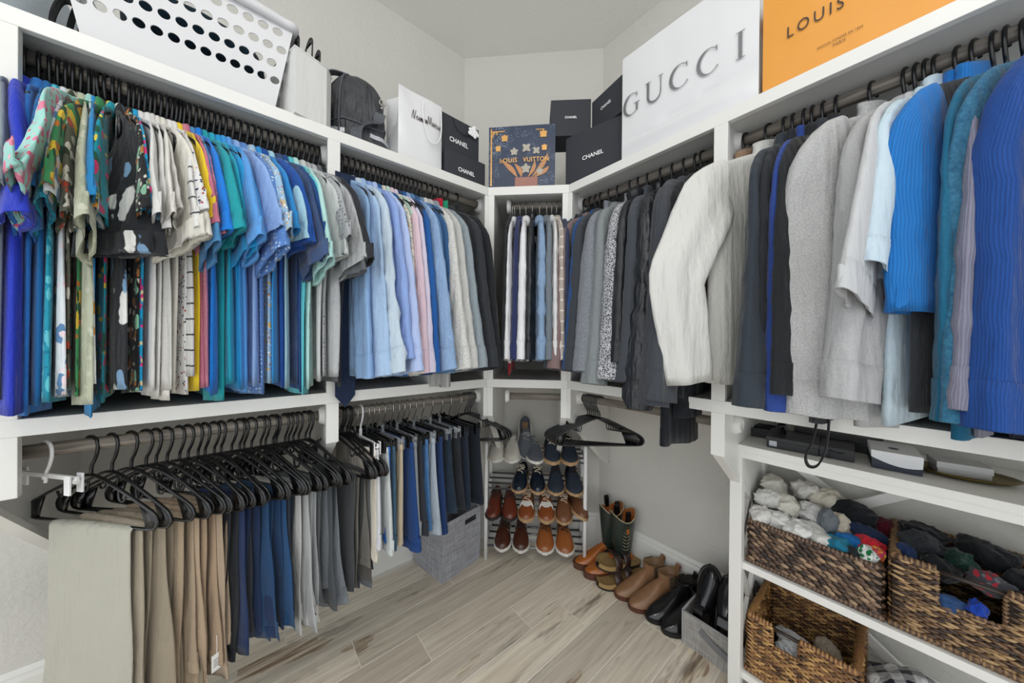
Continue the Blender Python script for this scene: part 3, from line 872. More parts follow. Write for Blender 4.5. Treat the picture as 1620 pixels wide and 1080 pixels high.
# ---- upper left rod, second bay: long-sleeved shirts
T2 = 'among the long-sleeved shirts'
left2 = [
 (0.262, 11, 'light blue dress shirt nearest the upright panel', solid('#8fb2dc', th=1.0, phi=86)),
 (0.282, 11, 'powder blue dress shirt with rolled cuff', solid('#a9c4e4', th=1.2, phi=80)),
 (0.302, 11, 'pale ice blue linen shirt with a wrinkled cuff', solid('#c4d4e2', 'plain', th=1.5, phi=77, sa=0.075, se=0.058, wr=2.0)),
 (0.322, 11, 'soft blue shirt with faint vertical stripes', solid('#a3bfe6', 'vstripe', '#8ba9d8', th=1.2, phi=80)),
 (0.342, 11, 'periwinkle blue oxford shirt', solid('#8fa9e0', th=1.5, phi=77, sa=0.075, se=0.058, sl=0.55)),
 (0.360, 11, 'pale lavender blue dress shirt', solid('#b5c6ee', th=1.4, phi=77, sa=0.075, se=0.058)),
 (0.378, 10, 'dark cerulean denim shirt mostly hidden', solid('#27639c', 'denim', th=1.0, phi=86)),
 (0.394, 10, 'cream shirt with a small floral print', dict(mat=P('#ded9cd', ('#c98f7c', 70, 0.16, 1), ('#8fae9a', 60, 0.18, 1), ('#c9a05c', 80, 0.12, 1)), th=1.3, phi=80)),
 (0.408, 10, 'mint green patterned dress shirt', solid('#bcd4c8', 'dots', '#a4c2b4', th=1.1, phi=86)),
 (0.424, 10, 'pale pink striped dress shirt', solid('#e2cdd6', 'vstripe', '#cfa9ba', th=1.2, phi=80)),
 (0.441, 10, 'pale lilac dress shirt', solid('#d5cde0', th=1.3, phi=80)),
 (0.458, 9, 'dark navy dress shirt', solid('#2a3d62', th=0.9, phi=86)),
 (0.475, 9, 'royal blue corduroy shirt', solid('#2460a8', 'rib', '#1d5090', th=1.3, phi=80)),
 (0.492, 9, 'light wash denim shirt with stitched yoke', solid('#93aed0', 'denim', '#7f9cc2', th=1.5, phi=77, sa=0.075, se=0.058)),
 (0.510, 9, 'medium wash denim shirt', solid('#5c88b8', 'denim', th=1.2, phi=80)),
 (0.528, 9, 'dark wash denim shirt', solid('#3a6494', 'denim', th=1.2, phi=80)),
 (0.546, 9, 'dusty blue chambray shirt', solid('#6f8fb0', 'denim', th=1.0, phi=86)),
 (0.566, 8, 'white shirt with fine grey specks', solid('#d9d8d4', 'tweed', '#c2c1bd', th=1.6, phi=77, sa=0.075, se=0.058)),
 (0.590, 8, 'pale grey ribbed cardigan with a cable hem', solid('#c9c9c6', 'heather', '#b0b0ad', th=1.6, phi=77, sa=0.075, se=0.058, hem=-0.84, waist=True)),
 (0.614, 8, 'blue grey knit pullover', solid('#98a3aa', 'heather', '#848f96', th=1.6, phi=77, sa=0.075, se=0.058)),
 (0.640, 7, 'black track jacket with red and white trim', solid('#26272b', th=1.3, phi=80, cmat=fabric('#c0203a'), collar='stand')),
 (0.664, 7, 'black zip pullover with green collar', solid('#23262b', th=1.3, phi=80, cmat=fabric('#1f9a72'), collar='stand')),
 (0.690, 5, 'dark charcoal pullover, second from the corner', solid('#303338', th=1.4, phi=77, sa=0.075, se=0.058)),
 (0.742, 5, 'black pullover nearest the corner panel', solid('#222429', th=1.3, phi=80)),
]
hang(left2, ROD_L, T2, 'long_sleeved_shirt', 'shirt', dict(collar='fold', sleeve='long', hem=-0.77, w=0.2, sl=0.59), 'long-sleeved shirts on the upper left rod',
     'black hanger inside the', 'hangers with the long-sleeved shirts', seed0=2)

# ---- slanted bay: blazers
T3 = 'in the slanted bay'
diag = [
 (-0.158, 0, 'black knit jacket at the left end', solid('#202328', th=1.2)),
  (-0.149, 0, 'crimson red pullover showing only its low hem', solid('#b3122f', th=0.8, sleeve='none', w=0.15, hem=-0.80, collar='crew', name='pullover', cat='sweater')),
 (-0.138, 0, 'crisp white blazer left of the navy one', solid('#e8e8ea', th=1.4)),
 (-0.112, 0, 'navy blue blazer between two white blazers', solid('#2b3460', th=1.3)),
 (-0.083, 0, 'white blazer with a wide sleeve beside the black leather jacket', solid('#ebebee', th=1.7)),
 (-0.052, 0, 'shiny black leather jacket', dict(mat=fabric('#1d1f23', 'plain', rough=0.35, wrinkle=0.9), th=1.2, collar='stand', wr=0.8)),
 (-0.018, 3, 'pale blue linen blazer with buttoned cuff', solid('#8fa9c8', 'denim', '#7d98b8', th=1.8, wr=1.8)),
 (0.016, 3, 'slate grey suit jacket', solid('#7b848c', 'heather', '#6a737b', th=1.6)),
 (0.040, 4, 'plain white dress jacket', solid('#e4e4e4', th=1.0)),
 (0.064, 4, 'beige blazer with white windowpane check', solid('#b5aaa0', 'check', '#e4ded6', th=1.7)),
 (0.098, 0, 'navy wool blazer right of the checked one', solid('#39435e', 'heather', '#2c3550', th=1.5)),
 (0.130, 0, 'dark teal blazer near the right panel', solid('#35525c', th=1.4)),
 (0.155, 0, 'black blazer at the right end', solid('#1f2126', th=1.3)),
]
hang(diag, ROD_D, T3, 'blazer', 'jacket', dict(collar='lapel', fold=0.5, phi=82, turn=0.0, bend=0.02, sleeve='long', hem=-0.74, w=0.205, sl=0.55, sa=0.075, se=0.06), 'jackets in the slanted bay',
     'steel-hooked hanger inside the', 'steel-hook hangers in the slanted bay', hk='steel', seed0=3, jit=0.015, gapk=0.95)

# ---- upper right rod, first bay: grey and dark jackets (position = y, from far to near)
T4 = 'among the grey jackets'
right1 = [
 (0.962, 8, 'dark slate overcoat nearest the corner', solid('#3d444c', th=1.4)),
 (0.930, 13, 'mauve brown wool blazer', solid('#8a7473', 'heather', '#786362', th=2.0)),
 (0.898, 14, 'dark blue denim trucker jacket', solid('#24508a', 'denim', '#1d4276', th=1.6, collar='fold')),
 (0.872, 15, 'charcoal wool jacket with a turned hem', solid('#3f444a', 'heather', th=1.8)),
 (0.828, 17, 'mid grey marled cardigan', solid('#8b8f96', 'tweed', '#757981', th=2.0, collar='stand', waist=True)),
 (0.785, 18, 'light grey overshirt with a dark label at the hem', solid('#8c9294', 'heather', '#7d8385', th=2.2, sl=0.63)),
 (0.728, 19, 'black and white tweed knit cardigan', solid('#d0d1d4', 'tweed', '#3c3e46', th=2.0, sl=0.61, collar='stand', sc=0.8)),
 (0.690, 16, 'black hooded rain jacket', dict(mat=fabric('#1d2024', 'plain', rough=0.5), th=1.8, collar='hood', sl=0.55)),
 (0.650, 16, 'charcoal soft-shell jacket with a smooth sleeve', solid('#454a51', th=1.9, collar='stand', sl=0.61)),
 (0.598, 13, 'quilted black puffer jacket', dict(mat=fabric('#24272c', 'plain', rough=0.4, wrinkle=0.8), th=1.7, puff=9, sl=0.69, sa=0.08, se=0.065, collar='stand', hem=-0.80)),
 (0.553, 13, 'dark grey jersey blazer right of the puffer jacket', solid('#4a4d53', 'heather', '#404349', th=2.0, sl=0.67, sa=0.085, se=0.07, hem=-0.82)),
 (0.510, 10, 'charcoal grey jacket with a broad shoulder', solid('#44474d', 'heather', '#3b3e44', th=2.2, sl=0.65, sa=0.09, se=0.07, w=0.225, hem=-0.84)),
 (0.470, 6, 'black knit jacket beside the upright panel', solid('#1e2126', th=2.0, hem=-0.84)),
]
hang(right1, ROD_R, T4, 'jacket', 'jacket', dict(collar='lapel', fold=0.6, phi=80, sleeve='long', hem=-0.76, w=0.205, sl=0.59, sa=0.08, se=0.06), 'jackets on the upper right rod',
     'black hanger inside the', 'hangers with the grey jackets', seed0=4, jit=0.03)

# ---- upper right rod, second bay
T5 = 'on the upper right rod'
right2 = [
 (0.318, -20, 'tan brown sherpa jacket just left of the white one', solid('#a98d76', 'fleece', '#97795f', th=1.0, sleeve='none', w=0.185, hem=-0.79, collar='stand')),
 (0.258, -24, 'white zip jacket with a smooth white sleeve', dict(mat=fabric('#d3d2cd', 'heather', '#c8c7c2'), smat=fabric('#d8d7d3', 'plain', rough=0.6, wrinkle=0.45), th=3.0, sl=0.62, sa=0.085, se=0.065, sb=0.020, w=0.245, wr=0.35, phi=64, elbow=(0.36, 100), bend=0.0, collar='stand', cuff=False, hem=-0.78, fold=0.3, turn=-0.35)),
 (0.222, -4, 'dark slate blue zip jacket', solid('#343b44', th=2.0, sl=0.63, collar='stand')),
 (0.202, -4, 'black quarter-zip beside the dark slate jacket', solid('#26292e', th=1.4, collar='stand')),
 (0.178, -4, 'indigo blue quarter-zip pullover with ribbed collar', solid('#2f4a94', 'heather', '#283f82', th=1.9, sl=0.63, collar='stand')),
 (0.160, -4, 'black fleece half hidden behind the indigo pullover', solid('#202327', th=1.5, collar='stand')),
 (0.138, -4, 'charcoal fleece pullover with a turned-up cuff', solid('#3c4046', 'fleece', '#31353a', th=2.0, sl=0.61, w=0.185, turn=0.0, collar='stand')),
 (0.112, -4, 'black soft jacket left of the light grey pullover', solid('#2a2c31', th=2.0, hem=-0.84, w=0.165, sleeve='none', collar='stand')),
 (0.046, -17, 'light grey marled quarter-zip with ribbed cuff', dict(mat=fabric('#c3c3c2', 'heather', '#a3a3a4'), th=2.8, sl=0.63, sa=0.1, se=0.075, w=0.22, collar='stand', hem=-0.82, fold=0.5, turn=-0.6)),
 (-0.008, -18, 'pale grey pullover right of the marled one', solid('#b7b7b8', 'heather', '#a9a9ab', th=1.8, collar='fold', hem=-0.84)),
 (-0.024, -16, 'silver grey polo shirt with a short sleeve', solid('#c5c6c8', th=2.2, sleeve='short', sl=0.41, sa=0.09, se=0.095, collar='fold', hem=-0.78)),
 (-0.038, -16, 'ice blue polo shirt with a long hem', solid('#bfd5de', th=2.0, sleeve='short', sl=0.25, collar='fold', hem=-0.80)),
 (-0.053, -16, 'pale sky blue shirt beside the bright blue pullovers', solid('#c6d8e4', th=1.6, sleeve='short', sl=0.33, hem=-0.82)),
 (-0.083, -19, 'electric blue heathered quarter-zip', solid('#1f78c8', 'heather', '#1766b4', th=1.2, sleeve='none', w=0.17, collar='stand')),
 (-0.105, -21, 'bright blue ribbed jacket with dark grey panels', dict(mat=fabric('#2379c6', 'rib', '#1b68b0', sc=0.8), bmat=fabric('#33373c', 'rib', '#282b30'), smat=fabric('#2379c6', 'rib', '#1b68b0', sc=0.8), th=2.4, sl=0.40, sa=0.085, se=0.06, collar='stand', hem=-0.80, cuff=False, w=0.235, turn=-0.4, fold=0.5)),
 (-0.128, -16, 'teal blue sweatshirt', solid('#1f6a8c', 'heather', '#1a5d7c', th=1.9, w=0.195, sl=0.61, collar='crew', hem=-0.835, waist=True)),
 (-0.143, -15, 'lilac grey ribbed sweater', solid('#8a8a9c', 'rib', '#77778a', th=1.5, w=0.185, collar='crew', hem=-0.82)),
 (-0.163, -17, 'teal marled knit sweater', solid('#3c7896', 'fleece', '#24587a', th=2.3, sl=0.61, turn=-0.35, fold=0.6, collar='crew', hem=-0.80)),
 (-0.183, -16, 'navy sweater edge showing below the teal knit', solid('#1b2338', th=1.2, w=0.165, sa=0.055, collar='crew', hem=-0.84)),
 (-0.222, -22, 'royal blue waffle knit pullover nearest the camera', solid('#1f4c96', 'rib', '#193f80', th=2.6, sl=0.615, sa=0.095, se=0.075, turn=-0.4, fold=0.5, collar='crew', hem=-0.815, w=0.215)),
 (-0.290, -18, 'dark navy pullover at the right edge', solid('#1d3a66', 'rib', th=2.0, collar='crew', sl=0.65)),
]
hang(right2, ROD_R, T5, 'pullover', 'sweater', dict(collar='stand', fold=0.6, sleeve='long', hem=-0.76, w=0.21, sl=0.59, sa=0.082, se=0.062), 'pullovers on the upper right rod',
     'black hanger inside the', 'hangers with the pullovers', seed0=5, jit=0.03)

# ------------------------------------------------------------------ trousers folded over hanger bars, shorts in clip hangers
def trousers(label, loc, rot, mat, L1, L2, gap, seed, group, a0=0.115, seat=1, ph=0.0, s0=0.0, hemcol=None):
    rg = random.Random(seed)
    t = thing('trousers', label, 'trousers', loc, rot, group)
    b = max(0.006, min(0.016, gap * 0.32)); d = b * 1.05 + 0.003
    ztop = -0.204
    n = 15
    za = np.linspace(ztop - L1, ztop - 0.01, n)
    arc = np.linspace(PI, 0, 7)[1:-1]
    path = [(-d, z) for z in za] + [(d * math.cos(q), ztop - 0.01 + (d + 0.002) * math.sin(q)) for q in arc] + [(d, z) for z in np.linspace(ztop - 0.01, ztop - L2, n)]
    path = np.array(path); m = len(path)
    T = np.gradient(path, axis=0); T /= np.linalg.norm(T, axis=1)[:, None]
    N = np.stack([-T[:, 1], T[:, 0]], -1)
    depth = np.clip((ztop - path[:, 1]) / max(L1, L2), 0, 1)
    # one end is the seat (wide), the other the hems (narrow)
    u = np.linspace(-1, 1, m) * seat
    a = a0 * (1 + 0.10 * u + 0.12 * np.clip(u - 0.4, 0, 1) - 0.16 * np.clip(-u - 0.3, 0, 1))
    lean = rg.uniform(-0.02, 0.03)
    p1, p2 = rg.uniform(0, 6.28), rg.uniform(0, 6.28)
    A = a[:, None] * spow(CC, 0.8)[None, :]
    Bt = b * spow(SS, 0.7)[None, :] * (0.75 + 0.4 * depth[:, None]) * (1 + 0.35 * depth[:, None] * np.sin(A * 58 + p1))
    Bt = Bt + 0.006 * depth[:, None] * (np.sin(A * 46 + ph) + 0.5 * np.sin(A * 95 + p2 + depth[:, None] * 3))
    X = s0 + A + lean * (depth ** 1.5)[:, None] + 0.006 * np.sin(depth * 9 + p2)[:, None] * depth[:, None]
    Y = path[:, 0][:, None] + Bt * N[:, 0][:, None]
    Z = path[:, 1][:, None] + Bt * N[:, 1][:, None]
    rows = np.stack([X, Y, Z], -1)
    def lips(r):
        c = r.mean(0)
        l1 = c + (r - c) * np.array([0.97, 0.6, 1]); l1[:, 2] += 0.002
        l2 = l1.copy(); l2[:, 2] += 0.05
        return l1, l2
    e0, e1 = lips(rows[0]), lips(rows[-1])
    full = np.concatenate([e0[1][None], e0[0][None], rows, e1[0][None], e1[1][None]])
    rows_mesh('legs', full, mat, t)
    R0 = np.concatenate([rows[::-1], rows[:2]])   # end at start
    R1 = np.concatenate([rows, rows[:2]])
    hem_end, seat_end = (R0, R1) if seat > 0 else (R1, R0)
    rows_mesh('hem', ring_band(hem_end, 0, 0.0018, 2), mat, t)
    rows_mesh('waistband', ring_band(seat_end, 0, 0.0022, 2), mat, t)
    return t

def shorts(label, loc, rot, mat, gap, seed, group, L=0.36, w=0.165, drop=0.10, ph=0.0):
    rg = random.Random(seed)
    t = thing('shorts', label, 'shorts', loc, rot, group)
    hth = max(0.007, min(0.018, gap * 0.55))
    z0 = -drop - 0.014
    zs = z0 - np.linspace(0, 1, 15) * L
    u = np.linspace(0, 1, 15)
    W = w * (0.92 + 0.2 * u); T = hth * (0.75 + 0.4 * u)
    p = rg.uniform(0, 6.28); lean = rg.uniform(-0.02, 0.03)
    S = W[:, None] * spow(CC, 0.8)[None, :]
    Y = T[:, None] * spow(SS, 0.7)[None, :] * (1 + 0.3 * u[:, None] * np.sin(S * 55 + p)) + 0.007 * u[:, None] * (np.sin(S * 44 + ph) + 0.4 * np.sin(S * 100 + p))
    rows = np.stack([S + lean * u[:, None], Y, zs[:, None] + 0 * S], -1)
    rows[-1, :, 2] += 0.008 * np.sin(S[-1] * 14 + p)
    lip = rows[-1].copy(); lip[:, 1] = lip[:, 1] * 0.6; lip2 = lip.copy(); lip2[:, 2] += 0.05
    top = rows[0].copy(); top[:, 1] *= 0.5; top2 = top.copy(); top2[:, 2] -= 0.03
    rows_mesh('legs', np.concatenate([top2[None], top[None], rows, lip[None], lip2[None]]), mat, t)
    rows_mesh('waistband', np.concatenate([rows[:1], rows[:2] + np.stack([CC * 0.001, SS * 0.0025, 0 * CC], -1)[None], rows[1:2]]), mat, t)
    rows_mesh('hem', ring_band(np.concatenate([rows, rows[:2]]), 0, 0.0016, 2), mat, t)
    return t

def hang_trousers(lst, rodf, where, group, hgroup, hlabel, seed0, gapk=1.0):
    rows = sorted(lst, key=lambda r: r[0])
    for i, (pos, dl, c, pat, L, desc) in enumerate(rows):
        rg = random.Random(seed0 * 1000 + i)
        loc, rz = rodf(pos + rg.uniform(-0.005, 0.005), ZR2)
        rot = rz + math.radians(dl) + rg.uniform(-0.10, 0.10)
        p0 = rows[i - 1][0] if i else pos - 0.015
        p1 = rows[i + 1][0] if i + 1 < len(rows) else pos + 0.015
        gap = (p1 - p0) / 2 * math.cos(math.radians(dl))
        trousers(desc + ' ' + where, loc, rot, fabric(c, pat, wrinkle=0.5), L + rg.uniform(-0.03, 0.02), L + rg.uniform(-0.08, 0.03), gap * gapk, seed0 * 1000 + i, group, seat=rg.choice([1, -1]), ph=pos * 9, s0=0.01, a0=0.125 if i == 0 and seed0 == 11 else 0.115)
        hanger(hang_label(hlabel, desc), loc, rot, hgroup)
W1 = 'on the lower left rod'
tro1 = [
 (-0.302, 44, '#b7b5a8', 'plain', 0.60, 'pale stone cargo trousers at the left end'),
 (-0.270, 42, '#a79c8a', 'plain', 0.52, 'light khaki trousers second from the left'),
 (-0.243, 40, '#9c907d', 'plain', 0.50, 'grey khaki trousers third from the left'),
 (-0.218, 40, '#8f8370', 'plain', 0.52, 'olive khaki trousers with a back pocket'),
 (-0.196, 40, '#a8957e', 'plain', 0.50, 'warm khaki chinos beside the olive ones'),
 (-0.174, 38, '#b09a82', 'plain', 0.50, 'sandy tan chinos'),
 (-0.152, 38, '#a58e76', 'plain', 0.48, 'camel tan chinos in the khaki group'),
 (-0.130, 36, '#b8a48e', 'plain', 0.46, 'light tan chinos with stitched cuff'),
 (-0.110, 36, '#ab9781', 'plain', 0.46, 'dull tan chinos, last of the khaki group'),
 (-0.092, 36, '#2a2d33', 'plain', 0.44, 'black trousers next to the tan chinos'),
 (-0.075, 36, '#33363d', 'plain', 0.42, 'charcoal black trousers left of the navy ones'),
 (-0.058, 34, '#22345a', 'plain', 0.46, 'indigo navy trousers, first of the navy group'),
 (-0.040, 34, '#1d3052', 'plain', 0.44, 'dark navy trousers, second of the navy group'),
 (-0.022, 34, '#1f4268', 'plain', 0.42, 'blue navy trousers, third of the navy group'),
 (-0.004, 34, '#27486e', 'plain', 0.43, 'washed navy trousers with a turned cuff'),
 (0.013, 32, '#1c3a5e', 'plain', 0.41, 'deep blue trousers in the navy group'),
 (0.030, 32, '#224a74', 'plain', 0.41, 'mid blue trousers, last of the navy group'),
 (0.046, 32, '#30353d', 'plain', 0.40, 'dark charcoal trousers before the pale ones'),
 (0.062, 32, '#d2d0ca', 'plain', 0.42, 'off-white trousers right of the navy group'),
 (0.078, 32, '#bdbdbc', 'plain', 0.44, 'pale grey trousers with cargo pocket'),
 (0.094, 30, '#aeafb1', 'plain', 0.43, 'light grey chinos with a stitched hem'),
 (0.110, 30, '#9fa1a4', 'plain', 0.42, 'mid grey chinos, beside the light ones'),
 (0.125, 30, '#55595a', 'plain', 0.40, 'dark moss grey trousers'),
 (0.140, 30, '#6c7176', 'heather', 0.40, 'slate grey wool trousers'),
 (0.154, 28, '#7d838a', 'plain', 0.41, 'blue grey trousers near the upright panel'),
 (0.168, 28, '#4b4f54', 'plain', 0.39, 'graphite trousers nearest the upright panel'),
]
hang_trousers(tro1, ROD_L, W1, 'folded trousers on the lower left rod', 'hangers with the folded trousers', 'black hanger carrying the', 11)
W2 = 'left of the shorts'
tro2 = [
 (0.250, 26, '#46494c', 'plain', 0.42, 'charcoal trousers'),
 (0.264, 26, '#6a6862', 'plain', 0.40, 'grey brown trousers'),
 (0.277, 26, '#3a3b3d', 'plain', 0.40, 'near black trousers'),
 (0.289, 26, '#54504b', 'plain', 0.38, 'dark taupe trousers'),
 (0.300, 26, '#5b626b', 'plain', 0.40, 'steel grey trousers with a turned hem'),
]
hang_trousers(tro2, ROD_L, W2, 'dark trousers beside the shorts', 'hangers with dark trousers beside the shorts', 'black hanger carrying the', 12)

def clearclip():
    m, nt, b = new_mat('clear_plastic_clip')
    tr = nd(nt, 'ShaderNodeBsdfTransparent'); b.inputs['Base Color'].default_value = srgb('#c9ced3'); b.inputs['Roughness'].default_value = 0.12
    mx = nd(nt, 'ShaderNodeMixShader'); mx.inputs[0].default_value = 0.25
    nt.links.new(tr.outputs[0], mx.inputs[1]); nt.links.new(b.outputs[0], mx.inputs[2]); nt.links.new(mx.outputs[0], nt.nodes['Material Output'].inputs[0])
    return m
M_CLEAR = clearclip()
sh = [
 (0.318, 10, '#d6cebf', 'plain', 0.38, 'cream shorts at the left of the row', 'b'),
 (0.337, 10, '#d9dade', 'plain', 0.34, 'white shorts beside the cream ones', 'w'),
 (0.359, 9, '#ccd1d0', 'plain', 0.37, 'pale grey shorts with rolled hems', 'b'),
 (0.380, 8, '#2b6fc4', 'plain', 0.34, 'bright blue shorts showing a narrow edge', 'b'),
 (0.398, 8, '#3f6078', 'plain', 0.37, 'steel teal shorts', 'b'),
 (0.420, 8, '#c6b69d', 'plain', 0.37, 'khaki tan shorts', 'c'),
 (0.451, 10, '#1d417a', 'plain', 0.39, 'navy blue shorts with a wide leg', 'b'),
 (0.478, 8, '#8c929a', 'heather', 0.34, 'heather grey shorts', 'c'),
 (0.500, 8, '#2c2f36', 'plain', 0.34, 'charcoal shorts', 'b'),
 (0.522, 8, '#4f7eb2', 'denim', 0.34, 'mid blue denim shorts', 'b'),
 (0.549, 8, '#aab5c0', 'plain', 0.36, 'pale blue grey shorts', 'c'),
 (0.582, 8, '#1c3664', 'plain', 0.38, 'deep navy shorts beside the pale grey blue ones', 'b'),
 (0.625, 6, '#1d2e3f', 'denim', 0.30, 'dark blue jeans shorts', 'c'),
 (0.671, 6, '#272b31', 'tweed', 0.30, 'black shorts with a speckled lining', 'c'),
 (0.717, 4, '#1b2738', 'plain', 0.33, 'dark navy shorts, second from the right end', 'b'),
 (0.768, 2, '#161d29', 'plain', 0.32, 'black navy shorts at the right end of the row', 'b'),
]
for i, (pos, dl, c, pat, L, desc, hk) in enumerate(sh):
    loc, rz = ROD_L(pos, ZR2)
    rot = rz + math.radians(dl) + random.Random(i).uniform(-0.06, 0.06)
    p1 = sh[i + 1][0] if i + 1 < len(sh) else pos + 0.02
    p0 = sh[i - 1][0] if i else pos - 0.015
    shorts(desc + ' on the lower left rod', loc, rot, fabric(c, pat, wrinkle=0.5), (p1 - p0) / 2, 700 + i, 'shorts on the lower left rod', L, ph=pos * 9)
    mat, hm, nm = {'b': (M_BLACKPL, ME_HOOK_S, 'black'), 'w': (M_WHITEPL, ME_HOOK_W, 'white'), 'c': (M_CLEAR, ME_HOOK_S, 'clear')}[hk]
    clip_hanger('%s plastic clip hanger gripping the %s' % (nm, desc.split(' at the')[0].split(' beside')[0].split(' showing')[0].split(' with')[0].split(',')[0]), loc, rot, 'clip hangers on the lower left rod', mat, hm)

# empty hangers
for i in range(3):
    loc, rz = ROD_L(0.802 + i * 0.014, ZR2)
    hanger('%s empty black hanger beyond the right end of the shorts' % ('first', 'second', 'third')[i], loc, rz + math.radians(48 + 3 * i), 'empty hangers beyond the shorts')
for i in range(7):
    loc, rz = ROD_R(0.935 - i * 0.0115, ZR2)
    hanger('%s empty black hanger from the left in the bundle on the lower right rod' % ('first', 'second', 'third', 'fourth', 'fifth', 'sixth', 'seventh')[i], loc, rz + math.radians(-52 + 2.2 * i), 'empty hangers bundled on the lower right rod')
loc, rz = ROD_L(-0.375, ZR2)
clip_hanger('empty white plastic clip hanger at the left end of the lower rod', loc, rz + math.radians(40), None, M_WHITEPL, ME_HOOK_W, 0.21, 0.062)

# long black trousers hanging below the grey jackets
loc, rz = ROD_R(0.445)
trousers('long black trousers hanging below the grey jackets on the right', loc, rz - 0.25, fabric('#1a1d24', 'plain'), 0.80, 0.70, 0.04, 77, None, a0=0.085, seat=-1, s0=0.07)
hanger('black plastic hanger under the long black trousers', loc, rz - 0.25, None)
# necktie tip that shows under the blue shirts
nt_ = thing('necktie', 'dark navy necktie hanging in front of the lower shelf edge', 'tie', (0.259, 1.205, 1.82))
MB().ribbon([(0, 0.02, 0.0), (0, 0.01, -0.1), (0, 0, -0.3), (0, 0, -0.6), (0, 0, -0.765)], (1, 0, 0), 0.062, 0.005).build('blade', fabric('#1c2a44', 'dots', '#26375a'), nt_)
MB().prism([(-0.031, 0.0), (0.031, 0.0), (0.0, -0.04)], -0.0025, 0.0025, Matrix(((1, 0, 0, 0), (0, 0, 1, 0), (0, 1, 0, -0.765), (0, 0, 0, 1)))).build('tip', fabric('#1c2a44', 'dots', '#26375a'), nt_)
# black strap loop dangling over the lower right shelf edge
st = thing('strap', 'black fabric strap loop dangling over the lower right shelf', 'strap', (1.105, 0.112, 1.16))
MB().ribbon(crv([(0, 0.0, 0.06), (0, -0.006, -0.06), (0, -0.002, -0.16), (0, 0.012, -0.215), (0, 0.03, -0.225), (0, 0.036, -0.2), (0, 0.022, -0.15), (0, 0.012, -0.06), (0, 0.01, 0.06)], 5), (1, 0, 0), 0.016, 0.004).build('webbing', fabric('#1b1c1f'), st)

# paper tag hanging below the tan chinos
pt_ = thing('paper_tag', 'small white printed paper tag hanging below the tan chinos', 'tag', (-0.062, 1.19, 0.40), 0.5)
MB().box(-0.011, 0.011, -0.0006, 0.0006, -0.066, -0.020, 0.0002).build('card', M_WHITEPL, pt_)
MB().tube([(0, 0, 0.03), (0.001, 0, 0.0), (0, 0, -0.021)], 0.0006, 4).build('thread', M_WHITEPL, pt_)
for k in range(4): MB().box(-0.007, 0.007 - 0.003 * (k % 2), -0.0010, -0.0007, -0.035 - 0.006 * k, -0.0335 - 0.006 * k).build('print_line', M_BLACKPL, pt_)

# ------------------------------------------------------------------ lettering
def text_verts(s, bold=0.0, spacing=1.0):
    cu = bpy.data.curves.new('lettering_curve', 'FONT')
    cu.body = s; cu.size = 1.0; cu.offset = bold; cu.space_character = spacing
    cu.resolution_u = 3; cu.fill_mode = 'FRONT'; cu.extrude = 0.0
    ob = bpy.data.objects.new('lettering_tmp', cu)
    COL.objects.link(ob)
    dg = bpy.context.evaluated_depsgraph_get()
    me = bpy.data.meshes.new_from_object(ob.evaluated_get(dg))
    V = np.array([v.co[:] for v in me.vertices]); F = [tuple(p.vertices) for p in me.polygons]
    bpy.data.objects.remove(ob, do_unlink=True); bpy.data.curves.remove(cu); bpy.data.meshes.remove(me)
    return V, F
def lettering(s, width, height, cx, cz, y, mat, parent, bold=0.0, spacing=1.0, surf=None, name='lettering', slope=0.0):
    """text in the local XZ plane facing -Y, centred at cx, cz"""
    V, F = text_verts(s, bold, spacing)
    lo, hi = V.min(0), V.max(0)
    x = (V[:, 0] - (lo[0] + hi[0]) / 2) / (hi[0] - lo[0]) * width + cx
    z = (V[:, 1] - (lo[1] + hi[1]) / 2) / (hi[1] - lo[1]) * height + cz + slope * (V[:, 0] - (lo[0] + hi[0]) / 2) / (hi[0] - lo[0]) * width
    yy = np.full(len(x), y) if surf is None else surf(x, z)
    W = np.stack([x, yy, z], -1)
    return MB().add(W, F).build(name, mat, parent)

def strip(mb, pts, wid, y, surf=None):
    """flat stroke in XZ plane; pts (x,z), wid per point measured across"""
    P = np.asarray(pts, float); T = np.gradient(P, axis=0); T /= np.linalg.norm(T, axis=1)[:, None] + 1e-9
    N = np.stack([-T[:, 1], T[:, 0]], -1); w = np.asarray(wid, float)
    if w.ndim == 0: w = np.full(len(P), float(w))
    a = P + N * w[:, None] / 2; b = P - N * w[:, None] / 2
    m = len(P)
    Q = np.concatenate([a, b])
    yy = np.full(2 * m, y) if surf is None else surf(Q[:, 0], Q[:, 1])
    V = np.stack([Q[:, 0], yy, Q[:, 1]], -1)
    mb.add(V, [(i, i + 1, m + i + 1, m + i) for i in range(m - 1)])

def pn(x, z, s):
    """smooth crumple field"""
    r = random.Random(s); o = 0
    for k in range(6):
        f = 13 + 15 * k
        a = r.uniform(0, 6.28)
        o = o + np.sin((x * math.cos(a) + z * math.sin(a)) * f + r.uniform(0, 6.28)) / (1.2 + k)
    return o

